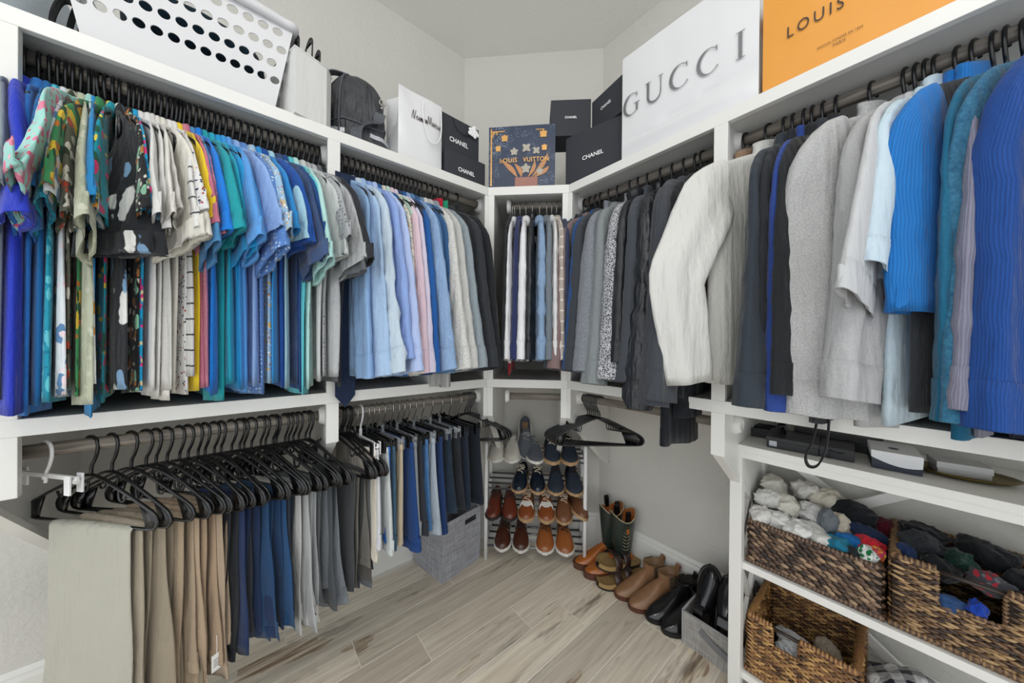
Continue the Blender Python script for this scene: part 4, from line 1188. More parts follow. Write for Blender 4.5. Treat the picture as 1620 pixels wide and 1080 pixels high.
# ------------------------------------------------------------------ paper bags and boxes (local: X width, front at -Y, base at z=0)
def paper_bag(name, label, loc, rot, w, d, h, mat, crumple=0.004, seed=1, bulge=0.0, cat='bag', slump=0.0, lift=0.002, creasez=0.0):
    t = thing(name, label, cat, loc, rot)
    nx, ny, nz = 36, 4, 28
    per = [(-w / 2 + w * i / nx, -d / 2) for i in range(nx)] + [(w / 2, -d / 2 + d * i / ny) for i in range(ny)] + [(w / 2 - w * i / nx, d / 2) for i in range(nx)] + [(-w / 2, d / 2 - d * i / ny) for i in range(ny)]
    per = np.array(per)
    def front(x, z):
        e = np.clip((1 - (2 * np.abs(x) / w) ** 4), 0, 1)
        cre = creasez and 0.010 * np.exp(-((z - creasez - 0.02 * np.sin(x * 7)) / 0.012) ** 2) * e - 0.012 * e * np.exp(-((z - creasez + 0.045) / 0.02) ** 2)
        return -d / 2 + (cre if creasez else 0.0) - bulge * e * np.sin(np.clip(z / h, 0, 1) * PI) - crumple * pn(x, z, seed) * np.clip(z / h * 4, 0.15, 1) * e
    rows = []
    for j in range(nz + 1):
        z = h * j / nz
        p = per.copy()
        c = pn(per[:, 0] + per[:, 1] * 1.3, z, seed + 3)
        isf = per[:, 1] <= -d / 2 + 1e-6
        y = np.where(isf, front(per[:, 0], np.full(len(per), z)), per[:, 1] + 0.0 * c)
        mid = (np.abs(per[:, 0]) > w / 2 - 1e-6) * (1 - np.abs(per[:, 1]) / (d / 2 + 1e-9))
        x = per[:, 0] - np.sign(per[:, 0]) * mid * 0.3 * d * (z / h) ** 1.5      # gusset fold
        zz = np.full(len(per), z) - slump * (z / h) * (0.5 + 0.5 * np.sin(per[:, 0] * 9 + seed))
        rows.append(np.stack([x, y, zz], -1))
    inn = rows[-1].copy(); inn[:, :2] *= 0.985
    inn2 = rows[8].copy(); inn2[:, :2] *= 0.97
    o = MB().loft(np.array(rows + [inn, inn2]), True, True, True).build('paper_body', mat, t)
    autosmooth(o, 0.5)
    return t, (lambda x, z: front(np.asarray(x, float), np.asarray(z, float)) - lift)

def card_box(name, label, loc, rot, w, d, h, mat, lid=0.0, cat='box', lidmat=None):
    t = thing(name, label, cat, loc, rot)
    MB().box(-w / 2, w / 2, -d / 2, d / 2, 0, h - lid if lid else h, 0.0015).build('box_body', mat, t)
    if lid:
        MB().box(-w / 2 - 0.002, w / 2 + 0.002, -d / 2 - 0.002, d / 2 + 0.002, h - lid, h, 0.0015).build('lid', lidmat or mat, t)
    return t

M_BLKCARD = plain('black_card', '#2b2e35', 0.7, bumpy=0.05, bscale=300)
M_INKW = plain('white_ink', '#f0f0f0', 0.6)
M_INKB = plain('brown_ink', '#3b2e28', 0.6)
M_SILVER = plain('silver_foil', '#8f9296', 0.28, metal=0.9)
M_GLOSSW = plain('glossy_white_paper', '#dadadc', 0.25, spec=0.5, bumpy=0.05, bscale=8)
M_SATINW = plain('satin_white_paper', '#dcdcde', 0.3, spec=0.5, bumpy=0.04, bscale=6)
M_ORANGE = plain('orange_paper', '#e19a3c', 0.5, bumpy=0.12, bscale=14, var=0.08)
M_GOLD = plain('gold_foil', '#c99a5a', 0.35, metal=0.5)
M_TERRA = plain('terracotta_print', '#a8776a', 0.6, var=0.2)
M_ROPE = plain('white_rope', '#ececec', 0.7)
SH = ZT + 0.001

# big white bag with silver serif letters, right shelf
RR90 = -PI / 2
t, sf = paper_bag('shopping_bag', 'large glossy white shopping bag with spaced silver serif letters', (1.205, 0.484, SH), RR90, 0.44, 0.13, 0.40, M_GLOSSW, 0.0014, 3, 0.006, lift=0.0055, creasez=0.085)
mb = MB()
def arcpts(cx, cz, rx, rz, a0, a1, n=26):
    a = np.radians(np.linspace(a0, a1, n)); return np.stack([cx + rx * np.cos(a), cz + rz * np.sin(a)], -1), a
LH = 0.078
def let_C(cx, cz, g=False):
    pts, a = arcpts(cx, cz, 0.031, LH / 2, 48, 318)
    strip(mb, pts, 0.0025 + 0.0085 * np.clip(-np.cos(a), 0, 1) ** 1.0, 0, sf)
    strip(mb, [(pts[0][0] + 0.001, pts[0][1] + 0.008), (pts[0][0] + 0.001, pts[0][1] - 0.008)], 0.003, 0, sf)
    if g:
        strip(mb, [(cx + 0.022, cz - 0.003), (cx + 0.022, cz - 0.032)], 0.007, 0, sf)
        strip(mb, [(cx + 0.010, cz - 0.003), (cx + 0.034, cz - 0.003)], 0.003, 0, sf)
    else:
        strip(mb, [(pts[-1][0] + 0.001, pts[-1][1] + 0.002), (pts[-1][0] + 0.001, pts[-1][1] - 0.004)], 0.002, 0, sf)
def let_U(cx, cz):
    a = np.radians(np.linspace(180, 360, 16))
    p = [(cx - 0.024, cz + LH / 2), (cx - 0.024, cz + 0.01)] + [(cx + 0.024 * math.cos(q), cz - 0.014 + 0.026 * math.sin(q)) for q in a] + [(cx + 0.024, cz + 0.01), (cx + 0.024, cz + LH / 2)]
    n = len(p); strip(mb, p, np.linspace(0.009, 0.003, n), 0, sf)
    for s_, w_ in ((-1, 0.022), (1, 0.018)):
        strip(mb, [(cx + s_ * 0.024 - w_ / 2, cz + LH / 2), (cx + s_ * 0.024 + w_ / 2, cz + LH / 2)], 0.0025, 0, sf)
def let_I(cx, cz):
    strip(mb, [(cx, cz + LH / 2), (cx, cz), (cx, cz - LH / 2)], 0.0095, 0, sf)
    for q in (-1, 1): strip(mb, [(cx - 0.012, cz + q * LH / 2), (cx + 0.012, cz + q * LH / 2)], 0.0025, 0, sf)
zz = 0.19
for fn, lx, lz in ((lambda x, z: let_C(x, z, True), -0.176, 0.006), (let_U, -0.086, 0.006), (let_C, 0.004, 0.0), (let_C, 0.092, -0.008), (let_I, 0.176, -0.014)):
    mb = MB(); fn(lx, zz + lz); mb.build('letter', M_SILVER, t)

# orange bag
t, sf = paper_bag('shopping_bag', 'orange paper shopping bag with dark lettering at the right of the shelf', (1.205, 0.065, SH), RR90, 0.38, 0.13, 0.33, M_ORANGE, 0.0016, 8, 0.004, lift=0.0035)
lettering('LOUIS', 0.108, 0.030, -0.081, 0.133, 0, M_INKB, t, 0.0, 1.35, sf)
lettering('VUITTON', 0.155, 0.030, 0.083, 0.133, 0, M_INKB, t, 0.0, 1.35, sf)
lettering('MAISON FOND\u00c9E EN 1854', 0.080, 0.0075, -0.035, 0.050, 0, M_INKB, t, 0.0, 1.2, sf, 'small_print')
lettering('PARIS', 0.022, 0.0065, -0.035, 0.038, 0, M_INKB, t, 0.0, 1.2, sf, 'small_print')

# dark boxes in the right corner
def chan(name, label, loc, rot, w, d, h, tw, th_, cz=0.5, lid=0.0):
    t = card_box(name, label, loc, rot, w, d, h, M_BLKCARD, lid)
    lettering('CHANEL', tw, th_, 0, h * cz, -d / 2 - 0.0032, M_INKW, t, 0.018, 1.0)
    return t
a_, b_ = np.array((1.14, 1.0)), np.array((1.2, 0.735))
def face_pose(a, b, depth, z):
    """pose of a box whose front face runs from a (left) to b (right)"""
    a = np.array(a, float); b = np.array(b, float); d = b - a; w = np.linalg.norm(d); d /= w
    n = np.array((-d[1], d[0]))    # local +Y, away from the room
    c = (a + b) / 2 + n * depth / 2
    return (c[0], c[1], z), math.atan2(d[1], d[0]), w
loc, rot, w = face_pose((1.14, 0.995), (1.195, 0.73), 0.2, SH)
chan('gift_box', 'largest black box with white lettering beside the big white bag', loc, rot, w, 0.2, 0.228, 0.098, 0.0185, 0.46)
loc, rot, w = face_pose((1.075, 1.03), (1.208, 0.905), 0.13, SH + 0.2295)
chan('gift_box', 'wide black box with small lettering, stacked over the navy bag', loc, rot, w, 0.13, 0.165, 0.055, 0.011, 0.5)
loc, rot, w = face_pose((1.215, 0.905), (1.178, 0.727), 0.08, SH + 0.2295)
chan('gift_box', 'tilted small black box with lettering touching the big white bag', loc, rot, w, 0.08, 0.15, 0.062, 0.0135, 0.55)

# navy illustrated bag on the slanted shelf
loc, rot, w = face_pose((0.872, 1.235), (1.088, 1.013), 0.07, SH)
def navy_mat():
    m, nt, b = new_mat('navy_star_print')
    v = coords(nt)
    vo = nd(nt, 'ShaderNodeTexVoronoi', Scale=210.0); nt.links.new(v, vo.inputs['Vector'])
    f = math_n(nt, 'MULTIPLY', ramp(nt, vo.outputs['Distance'], 0.22, 0.3, (1, 1, 1, 1), (0, 0, 0, 1)), ramp(nt, noise(nt, v, 14.0, 2), 0.5, 0.62))
    nt.links.new(mixc(nt, f, mixc(nt, noise(nt, v, 10, 3), srgb('#1d283d'), srgb('#293a58')), srgb('#b9c8dc')), b.inputs['Base Color'])
    b.inputs['Roughness'].default_value = 0.45
    return m
t, sf = paper_bag('shopping_bag', 'navy blue gift bag illustrated with a golden flower bouquet in a trunk', loc, rot, w, 0.07, 0.285, navy_mat(), 0.0008, 5)
mb = MB()
for x0, z0, x1, z1, wd in ((-w / 2 + 0.012, 0.01, -w / 2 + 0.012, 0.275, 0.006), (-w / 2 + 0.012, 0.262, -w / 2 + 0.075, 0.262, 0.005), (w / 2 - 0.05, 0.262, w / 2 - 0.09, 0.262, 0.004)):
    strip(mb, np.linspace((x0, z0), (x1, z1), 6), wd, 0, sf)
for q in range(3):
    strip(mb, crv([(-w / 2 + 0.012, 0.25 - q * 0.012), (-w / 2 + 0.03, 0.262), (-w / 2 + 0.04, 0.245 + q * 0.008)], 5), 0.003, 0, sf)
mb.build('gold_frame', M_GOLD, t)
mb = MB()
def rectz(x0, x1, z0, z1): strip(mb, [(x0, (z0 + z1) / 2), ((x0 + x1) / 2, (z0 + z1) / 2), (x1, (z0 + z1) / 2)], z1 - z0, 0, lambda x, z: sf(x, z) - 0.0003)
rectz(-0.03, 0.075, 0.002, 0.045)
mb.build('trunk_print', M_TERRA, t)
lettering('LOUIS', 0.080, 0.021, -0.061, 0.124, 0, M_GOLD, t, 0.01, 1.1, lambda x, z: sf(x, z) - 0.0035)
lettering('VUITTON', 0.118, 0.021, 0.066, 0.124, 0, M_GOLD, t, 0.01, 1.1, lambda x, z: sf(x, z) - 0.0035)
M_LEAF1 = plain('copper_leaf_print', '#c98f5e', 0.5, var=0.3); M_LEAF2 = plain('pale_flower_print', '#b9b2a4', 0.5, var=0.3)
for (x1, z1, x2, z2, wd) in ((-0.02, 0.045, -0.1, 0.13, 0.022), (0.06, 0.045, 0.125, 0.09, 0.02), (0.0, 0.045, -0.035, 0.11, 0.02), (0.05, 0.045, 0.12, 0.15, 0.022), (0.03, 0.045, 0.06, 0.12, 0.018)):
    mb = MB(); u = np.linspace(0, 1, 9)
    strip(mb, np.stack([x1 + (x2 - x1) * u + 0.01 * np.sin(u * 3), z1 + (z2 - z1) * u], -1), wd * np.sin(PI * np.clip(u, 0.03, 0.97)), 0, lambda x, z: sf(x, z) - 0.0005)
    mb.build('leaf_print', M_LEAF1, t)
for (cx, cz, r, n) in ((-0.035, 0.165, 0.02, 5), (0.022, 0.18, 0.024, 4), (0.068, 0.165, 0.02, 4), (0.105, 0.175, 0.018, 3), (-0.08, 0.225, 0.022, 3), (0.1, 0.235, 0.024, 3), (-0.11, 0.18, 0.018, 3), (0.02, 0.085, 0.024, 5), (0.085, 0.07, 0.018, 5)):
    mb = MB()
    for k in range(n):
        a = PI / 2 + (k - (n - 1) / 2) * (2 * PI / n if n > 3 else 0.7); u = np.linspace(0, 1, 6)
        strip(mb, np.stack([cx + r * u * math.cos(a), cz + r * u * math.sin(a)], -1), r * 0.7 * np.sin(PI * np.clip(u * 0.9 + 0.08, 0, 0.97)), 0, lambda x, z: sf(x, z) - 0.0008)
    if n == 3: strip(mb, [(cx - r * 0.6, cz - 0.004), (cx + r * 0.6, cz - 0.004)], 0.011, 0, lambda x, z: sf(x, z) - 0.0006)
    mb.build('flower_print', M_LEAF2 if n > 3 else M_GOLD, t)

# left corner: black box with a black bag on top
loc, rot, w = face_pose((0.656, 1.25), (0.862, 1.25), 0.16, SH)
chan('gift_box', 'flat black box with lettering under the black gift bag', loc, rot, w, 0.16, 0.116, 0.085, 0.0185, 0.38)
t, sf = paper_bag('gift_bag', 'black gift bag with rope handle and white flower on a box', (0.756, 1.335, SH + 0.117), 0.03, 0.198, 0.08, 0.178, M_BLKCARD, 0.0002, 4, lift=0.0025)
lettering('CHANEL', 0.098, 0.0215, -0.012, 0.075, 0, M_INKW, t, 0.018, 1.0, sf)
MB().tube(crv([(-0.045, -0.042, 0.172), (-0.02, -0.047, 0.128), (0.02, -0.048, 0.118), (0.05, -0.047, 0.135), (0.06, -0.044, 0.17)], 6), 0.0022, 6).build('rope_handle', M_BLACKPL, t, True)
fl = MB()
for k in range(14):
    a = k * 2.4; r = 0.004 + 0.0016 * k
    M = Matrix.Translation((0.062 + r * math.cos(a), -0.05, 0.15 + r * math.sin(a))) @ Matrix.Rotation(a, 4, 'Y') @ Matrix.Diagonal((0.011, 0.004, 0.009, 1))
    pr = [(0.0, -1), (0.7, -0.7), (1, 0), (0.7, 0.7), (0.0, 1)]
    fl.lathe(pr, 8, M)
fl.build('camellia', M_INKW, t, True)
card_box('gift_box', 'dark green box peeking out behind the black gift bag', (0.815, 1.45, SH), 0.05, 0.1, 0.12, 0.285, plain('green_card', '#24503a', 0.4))

# tall white bag with script lettering and a rope handle
t, sf = paper_bag('shopping_bag', 'tall satin white shopping bag with black script lettering and rope handle', (0.547, 1.325, SH), 0.05, 0.192, 0.12, 0.295, M_SATINW, 0.003, 11, 0.012, slump=0.012, lift=0.004)
SCR = {
 'N': [[(0, 0), (.12, .5), (.3, 1), (.34, .5), (.42, 0), (.6, .6), (.75, 1.05)]],
 'e': [[(0, .15), (.2, .3), (.22, .42), (.1, .42), (.08, .15), (.2, 0), (.38, .12)]],
 'i': [[(0, .1), (.12, .42), (.12, .05), (.24, .1)], [(.14, .6), (.16, .63)]],
 'm': [[(0, .05), (.08, .42), (.1, 0), (.22, .42), (.26, 0), (.38, .42), (.4, .05), (.5, .1)]],
 'a': [[(.28, .4), (.1, .42), (.04, .15), (.14, 0), (.26, .2), (.28, .42), (.28, .05), (.4, .1)]],
 'n': [[(0, .05), (.08, .42), (.1, 0), (.22, .42), (.28, .05), (.38, .1)]],
 'M': [[(0, 0), (.1, .6), (.22, 1), (.32, .3), (.4, .1), (.55, .7), (.66, 1), (.68, .5), (.74, 0), (.84, .1)]],
 'r': [[(0, .05), (.1, .45), (.2, .4), (.2, .1), (.3, .08)]],
 'c': [[(.26, .36), (.12, .42), (.05, .18), (.14, 0), (.32, .1)]],
 'u': [[(0, .4), (.04, .05), (.18, .05), (.24, .42), (.26, .05), (.36, .1)]],
 's': [[(0, .08), (.16, .45), (.2, .2), (.1, 0), (.3, .08)]],
}
mb = MB(); x = 0.0; strokes = []
for ch in 'NeimanMarcus':
    for st_ in SCR[ch]: strokes.append(np.array([(x + p[0], p[1]) for p in st_]))
    x += max(p[0] for st_ in SCR[ch] for p in st_) + 0.02
for st_ in strokes:
    c = crv(st_, 4)
    c = np.stack([-0.045 + c[:, 0] / x * 0.132, 0.178 + c[:, 1] * 0.036 + c[:, 0] / x * 0.004], -1)
    strip(mb, c, 0.0022, 0, sf)
mb.build('script_lettering', M_INKB, t)
MB().tube(crv([(0.0, -0.075, 0.27), (0.0, -0.079, 0.2), (0.02, -0.084, 0.12), (0.052, -0.084, 0.105), (0.08, -0.08, 0.15), (0.088, -0.072, 0.22), (0.086, -0.07, 0.262)], 6), 0.0024, 6).build('rope_handle', M_ROPE, t, True)

# black duffel bag
M_NYLON = fabric('#3a3c41', 'plain', rough=0.5, wrinkle=0.9)
M_NYLON2 = fabric('#5e6167', 'plain', rough=0.6, wrinkle=0.2)
M_REFL = plain('reflective_tape', '#b9bcc0', 0.35, metal=0.3)
t = thing('duffel_bag', 'slumped black nylon duffel bag with webbing strap and grey stripes', 'bag', (0.345, 1.42, SH), math.radians(-14))
def super_rows(w, d, h, nz=14, e=0.55, taper=0.25, seed=0, cr=0.006, n=36, shear=0.0):
    th = np.linspace(0, 2 * PI, n, endpoint=False); rows = []
    for j in range(nz + 1):
        v = j / nz
        k = (1 - taper * v) * min(1.0, (0.94 + 0.06 * min(v * 8, 1))) * (1 if v < 0.72 else math.sqrt(max(0.0, 1 - ((v - 0.72) / 0.29) ** 2)))
        z = h * v
        x = w / 2 * k * spow(np.cos(th), e); y = d / 2 * k * spow(np.sin(th), e)
        g = cr * pn(x * 1.4 + z, y * 1.4 - z, seed) * min(1, v * 4)
        rows.append(np.stack([x * (1 + g / max(w, .01) * 2) + shear * v, y * (1 + g / max(d, .01) * 2), np.full(n, z) + g * 0.5], -1))
    return np.array(rows)
rw = super_rows(0.25, 0.24, 0.33, 18, 0.55, 0.30, 4, 0.008)
MB().loft(rw, True, True, True).build('main_body', M_NYLON, t, True)
rw2 = super_rows(0.10, 0.16, 0.2, 10, 0.6, 0.15, 9, 0.004)
MB().loft(rw2, True, True, True, Matrix.Translation((-0.125, -0.03, 0.0))).build('end_pocket', M_NYLON, t, True)
def on_body(th, v, off=0.004):
    r = rw[min(18, max(0, int(round(v * 18))))]
    i = int(round((th % (2 * PI)) / (2 * PI) * 36)) % 36
    p = r[i].copy(); c = r.mean(0); dd = p - c; dd[2] = 0
    return p + dd / (np.linalg.norm(dd) + 1e-9) * off
MB().ribbon(crv([on_body(-1.55, 0.02, 0.01), on_body(-1.5, 0.2, 0.012), on_body(-1.25, 0.38, 0.014), on_body(-1.0, 0.52, 0.012)], 6), (0.8, -0.2, 0.4), 0.04, 0.003).build('shoulder_strap', M_NYLON2, t)
cl = MB().tube(crv([on_body(-1.0, 0.54, 0.012), on_body(-0.95, 0.6, 0.014), on_body(-0.9, 0.66, 0.012)], 4), 0.004, 8)
for q in np.linspace(0, 2 * PI, 12, endpoint=False):
    pass
ringc = on_body(-0.92, 0.68, 0.014)
cl.tube([ringc + 0.012 * np.array([math.cos(q), 0, math.sin(q)]) for q in np.linspace(0, 2 * PI, 14, endpoint=False)], 0.002, 6, closed=True)
cl.build('strap_clip', M_STEEL, t, True)
for v0, v1 in ((0.16, 0.24),):
    for ta, tb in ((-1.35, -0.2), (-2.2, -1.7)):
        MB().ribbon([on_body(q, 0.2, 0.004) for q in np.linspace(ta, tb, 8)], (0, 0, 1), 0.016, 0.002).build('reflective_stripe', M_REFL, t)
MB().tube([on_body(q, 0.42 + 0.1 * math.sin(q), 0.002) for q in np.linspace(-2.4, 0.6, 16)], 0.003, 6).build('piping', M_NYLON2, t, True)
MB().tube([on_body(-1.9, v, 0.003) for v in np.linspace(0.05, 0.95, 14)], 0.0035, 6).build('zipper', M_NYLON2, t, True)
MB().ribbon(crv([(-0.085, -0.05, 0.19), (-0.125, -0.05, 0.25), (-0.095, -0.05, 0.305), (-0.04, -0.045, 0.315), (0.0, -0.03, 0.31)], 6), (0.1, 1, 0.1), 0.03, 0.004).build('carry_handle', M_NYLON2, t)

# white fabric bin holding spare hangers
M_CANVASW = fabric('#e3e3e0', 'plain', wrinkle=0.15)
bt = thing('storage_bin', 'white fabric bin full of spare black hangers on the upper shelf', 'bin', (0.142, 1.33, SH), math.radians(18))
w_, d_, h_ = 0.125, 0.2, 0.205
pr = [(-w_ / 2, -d_ / 2), (w_ / 2 - 0.03, -d_ / 2), (w_ / 2, -d_ / 2 + 0.03), (w_ / 2, d_ / 2), (-w_ / 2, d_ / 2)]
rows = [[(x * k, y * k, z) for x, y in pr] for z, k in ((0, 1), (h_, 1.02), (h_, 0.97), (0.01, 0.95))]
MB().loft(rows, True, True, True).build('bin_walls', M_CANVASW, bt)
MB().tube([(x * 1.02, y * 1.02, h_) for x, y in pr], 0.003, 6, closed=True).build('rim_binding', M_CANVASW, bt, True)
for i in range(8):
    lx, ly = -0.045 + 0.0115 * i, -0.045 + 0.012 * ((i * 3) % 8)
    ca_, sa_ = math.cos(math.radians(18)), math.sin(math.radians(18))
    h = hanger('spare small black hanger standing on end in the white fabric bin', (0.118 + lx * ca_ - ly * sa_, 1.403 + lx * sa_ + ly * ca_, SH + 0.155 + 0.012 * ((i * 5) % 4)), 0.0, 'spare hangers in the white bin')
    h.scale = (0.55, 0.55, 0.55)
    h.rotation_euler = (0, math.radians(90 + 2 * (i % 3 - 1)), math.radians(108 + 2 * (i % 4)))

# white laundry basket with oval holes
lt = thing('laundry_basket', 'white plastic laundry basket with rows of oval holes', 'basket', (-0.124, 1.43, SH))
bw, bd, bh = 0.372, 0.33, 0.27
def lb(u, v, q):
    """outer wall: side q, u in -1..1 along it, v height 0..1"""
    k = 1 + 0.26 * v
    if q == 0: return (u * bw / 2 * k, -bd / 2 * (1 + 0.2 * v), v * bh)
    if q == 1: return (bw / 2 * k, u * bd / 2 * (1 + 0.2 * v), v * bh)
    if q == 2: return (-u * bw / 2 * k, bd / 2 * (1 + 0.2 * v), v * bh)
    return (-bw / 2 * k, -u * bd / 2 * (1 + 0.2 * v), v * bh)
M_LBASK = plain('white_basket_plastic', '#cfcfd1', 0.4)
for q in range(4):
    V = []; F = []
    ncol = 12 if q in (0, 2) else 9
    rowsv = [0.355, 0.53, 0.705, 0.88]
    cell_h = 0.175
    def vid(u, v):
        V.append(lb(u, v, q)); return len(V) - 1
    # plain bottom band and top band
    def quad(u0, u1, v0, v1, n=6):
        for i in range(n):
            a, b = u0 + (u1 - u0) * i / n, u0 + (u1 - u0) * (i + 1) / n
            F.append((vid(a, v0), vid(b, v0), vid(b, v1), vid(a, v1)))
    v00 = rowsv[0] - cell_h / 2
    quad(-1, 1, 0, v00); quad(-1, 1, rowsv[-1] + cell_h / 2, 1.0)
    cw = 2 / (ncol + 1.0)
    for ri, vc in enumerate(rowsv):
        off = cw / 2 if ri % 2 else 0
        u0 = -1 + off + 0.0
        if off: quad(-1, u0, vc - cell_h / 2, vc + cell_h / 2, 1)
        k_ = 0
        while u0 + cw <= 1.0001:
            uc = u0 + cw / 2
            edge_cell = abs(uc) > 0.93
            if edge_cell:
                quad(u0, u0 + cw, vc - cell_h / 2, vc + cell_h / 2, 1)
            else:
                n = 16; base = len(V)
                for k in range(n):
                    a = 2 * PI * k / n + PI / 4
                    cx, cy = math.cos(a), math.sin(a); m_ = max(abs(cx), abs(cy))
                    V.append(lb(uc + cw / 2 * cx / m_, vc + cell_h / 2 * cy / m_, q))
                for k in range(n):
                    a = 2 * PI * k / n + PI / 4
                    V.append(lb(uc + cw * 0.37 * math.cos(a), vc + cell_h * 0.24 * math.sin(a), q))
                for k in range(n):
                    l = (k + 1) % n
                    F.append((base + k, base + l, base + n + l, base + n + k))
            u0 += cw
        if u0 < 1 - 1e-4: quad(u0, 1, vc - cell_h / 2, vc + cell_h / 2, 1)
    o = MB().add(V, F).build('wall_panel', M_LBASK, lt)
    sm = o.modifiers.new('solidify', 'SOLIDIFY'); sm.thickness = 0.003; sm.offset = -1
bm_ = MB(); k = 1.26; hw, hd = bw / 2 * k + 0.004, bd / 2 * 1.2 + 0.004
bm_.tube(crv([(-hw, -hd + 0.04, bh), (-hw + 0.04, -hd, bh), (0, -hd - 0.006, bh + 0.004), (hw - 0.04, -hd, bh), (hw, -hd + 0.04, bh), (hw, hd - 0.04, bh), (hw - 0.04, hd, bh), (-hw + 0.04, hd, bh), (-hw, hd - 0.04, bh), (-hw, -hd + 0.04, bh)], 6)[:-1], 0.014, 10, closed=True)
bm_.build('rim', M_LBASK, lt, True)
MB().box(-bw / 2, bw / 2, -bd / 2, bd / 2, 0.0, 0.004).build('bottom', M_LBASK, lt)

# crumpled cloth things
def crumple_rows(w, d, h, seed, amp=0.35, n=30, m=16, e=0.9):
    r = random.Random(seed); th = np.linspace(0, 2 * PI, n, endpoint=False); ph = np.linspace(-PI / 2 + 0.02, PI / 2 - 0.02, m)
    A, Bp = np.meshgrid(th, ph)
    x = np.cos(Bp) * np.cos(A); y = np.cos(Bp) * np.sin(A); z = np.sin(Bp)
    f = 0
    for k in range(5):
        dv = np.array([r.gauss(0, 1), r.gauss(0, 1), r.gauss(0, 0.6)]); dv /= np.linalg.norm(dv)
        fr = 2.2 + 1.5 * k
        q = np.sin((x * dv[0] + y * dv[1] + z * dv[2]) * fr + r.uniform(0, 6) + 0.6 * np.sin(3 * z + k))
        f = f + (0.8 - 1.9 * np.abs(q) ** 0.55) / (1.1 + 0.8 * k)
    g = 1 + amp * 0.28 * f
    X = spow(x, e) * w / 2 * g; Y = spow(y, e) * d / 2 * g; Z = spow(z, e) * h / 2 * g
    return np.stack([X, Y, Z], -1)
def cloth_lump(name, label, cat, loc, size, rot, mat, seed, group=None, amp=0.35, n=30, m=16):
    t = bpy.data.objects.new(name, None)
    R = crumple_rows(size[0], size[1], size[2], seed, amp, n, m)
    mn = R[..., 2].min()
    R = R - np.array([0, 0, mn])
    o = MB().loft(R, True, True, True).build(name, mat, None, True)
    o.location = loc; o.rotation_euler = rot
    tag(o, label, cat, group)
    bpy.data.objects.remove(t)
    return o
cloth_lump('folded_blanket', 'grey crumpled cloth in the bottom of the laundry basket', 'cloth', (-0.12, 1.43, SH + 0.006), (0.33, 0.27, 0.15), (0, 0, 0.1), fabric('#77787b', 'tweed', '#4d4e52'), 5, amp=0.2)
cloth_lump('folded_blanket', 'dark teal cloth lying on top in the laundry basket', 'cloth', (-0.12, 1.43, SH + 0.14), (0.36, 0.3, 0.14), (0, 0, 0.2), fabric('#1f3a4a'), 6, amp=0.2)

# clear storage tub at the far left with cloth inside, sunglasses-like strap beside it
def clear_mat():
    m, nt, b = new_mat('clear_tub_plastic')
    out = nt.nodes['Material Output']
    tr = nd(nt, 'ShaderNodeBsdfTransparent'); tr.inputs[0].default_value = (0.86, 0.9, 0.93, 1)
    b.inputs['Base Color'].default_value = srgb('#aab6c0'); b.inputs['Roughness'].default_value = 0.12
    mx = nd(nt, 'ShaderNodeMixShader'); mx.inputs[0].default_value = 0.38
    nt.links.new(tr.outputs[0], mx.inputs[1]); nt.links.new(b.outputs[0], mx.inputs[2]); nt.links.new(mx.outputs[0], out.inputs[0])
    return m
ct = thing('storage_tub', 'clear plastic storage tub at the far left of the upper shelf', 'tub', (-0.56, 1.43, SH))
rows = []
for z, k in ((0, 1), (0.16, 1.08), (0.165, 1.13), (0.175, 1.13), (0.175, 1.07), (0.004, 0.98)):
    rows.append([(math.copysign(abs(math.cos(a)) ** 0.35, math.cos(a)) * 0.165 * k, math.copysign(abs(math.sin(a)) ** 0.35, math.sin(a)) * 0.15 * k, z) for a in np.linspace(0, 2 * PI, 40, endpoint=False)])
MB().loft(rows, True, True, True).build('tub_wall', clear_mat(), ct, True)
cloth_lump('folded_cloth', 'grey folded cloth inside the clear storage tub', 'cloth', (-0.56, 1.43, SH + 0.008), (0.26, 0.22, 0.11), (0, 0, 0), fabric('#8a8f96'), 9, amp=0.15)
pt = thing('shoulder_strap', 'black strap bundle wedged between the clear tub and laundry basket', 'strap', (-0.335, 1.31, SH))
MB().ribbon(crv([(-0.03, 0, 0.003), (-0.03, 0.0, 0.06), (-0.015, 0, 0.11), (0.008, 0, 0.1), (0.012, 0, 0.05), (0.0, 0, 0.004)], 6), (0, 1, 0), 0.022, 0.004).ribbon(crv([(-0.015, 0.03, 0.003), (-0.012, 0.03, 0.07), (0.003, 0.03, 0.13), (0.02, 0.03, 0.07), (0.018, 0.03, 0.004)], 6), (0, 1, 0), 0.022, 0.004).build('webbing', fabric('#17181a'), pt)

# ------------------------------------------------------------------ shoes (local: toe at -Y, X across, base z=0)
def leather(c, rough=0.35, var=0.35, coat=0.15, bs=18):
    key = ('lea', c, rough, var)
    if key in MATS: return MATS[key]
    m, nt, b = new_mat('leather')
    v = coords(nt); A = srgb(c)
    f = noise(nt, v, bs, 4, 0.6)
    nt.links.new(mixc(nt, f, tuple(x * (1 - var) for x in A[:3]) + (1,), tuple(min(1, x * (1 + var * 0.5)) for x in A[:3]) + (1,)), b.inputs['Base Color'])
    b.inputs['Roughness'].default_value = rough
    b.inputs['Coat Weight'].default_value = coat
    bump(nt, b, noise(nt, v, 240, 3), 0.12, 0.002)
    MATS[key] = m
    return m
VK = np.array([0, .03, .08, .2, .35, .45, .58, .7, .8, .88, .94, .98, 1.0])
WK = np.array([.010, .024, .031, .034, .034, .037, .044, .048, .0465, .040, .030, .018, .006])
def shoe_profile(style):
    HK = {'low': [.055, .070, .078, .074, .080, .092, .080, .064, .052, .044, .036, .028, .018],
          'bootfoot': [.06, .09, .105, .115, .118, .108, .086, .066, .053, .045, .037, .028, .018]}[style]
    return np.array(HK)
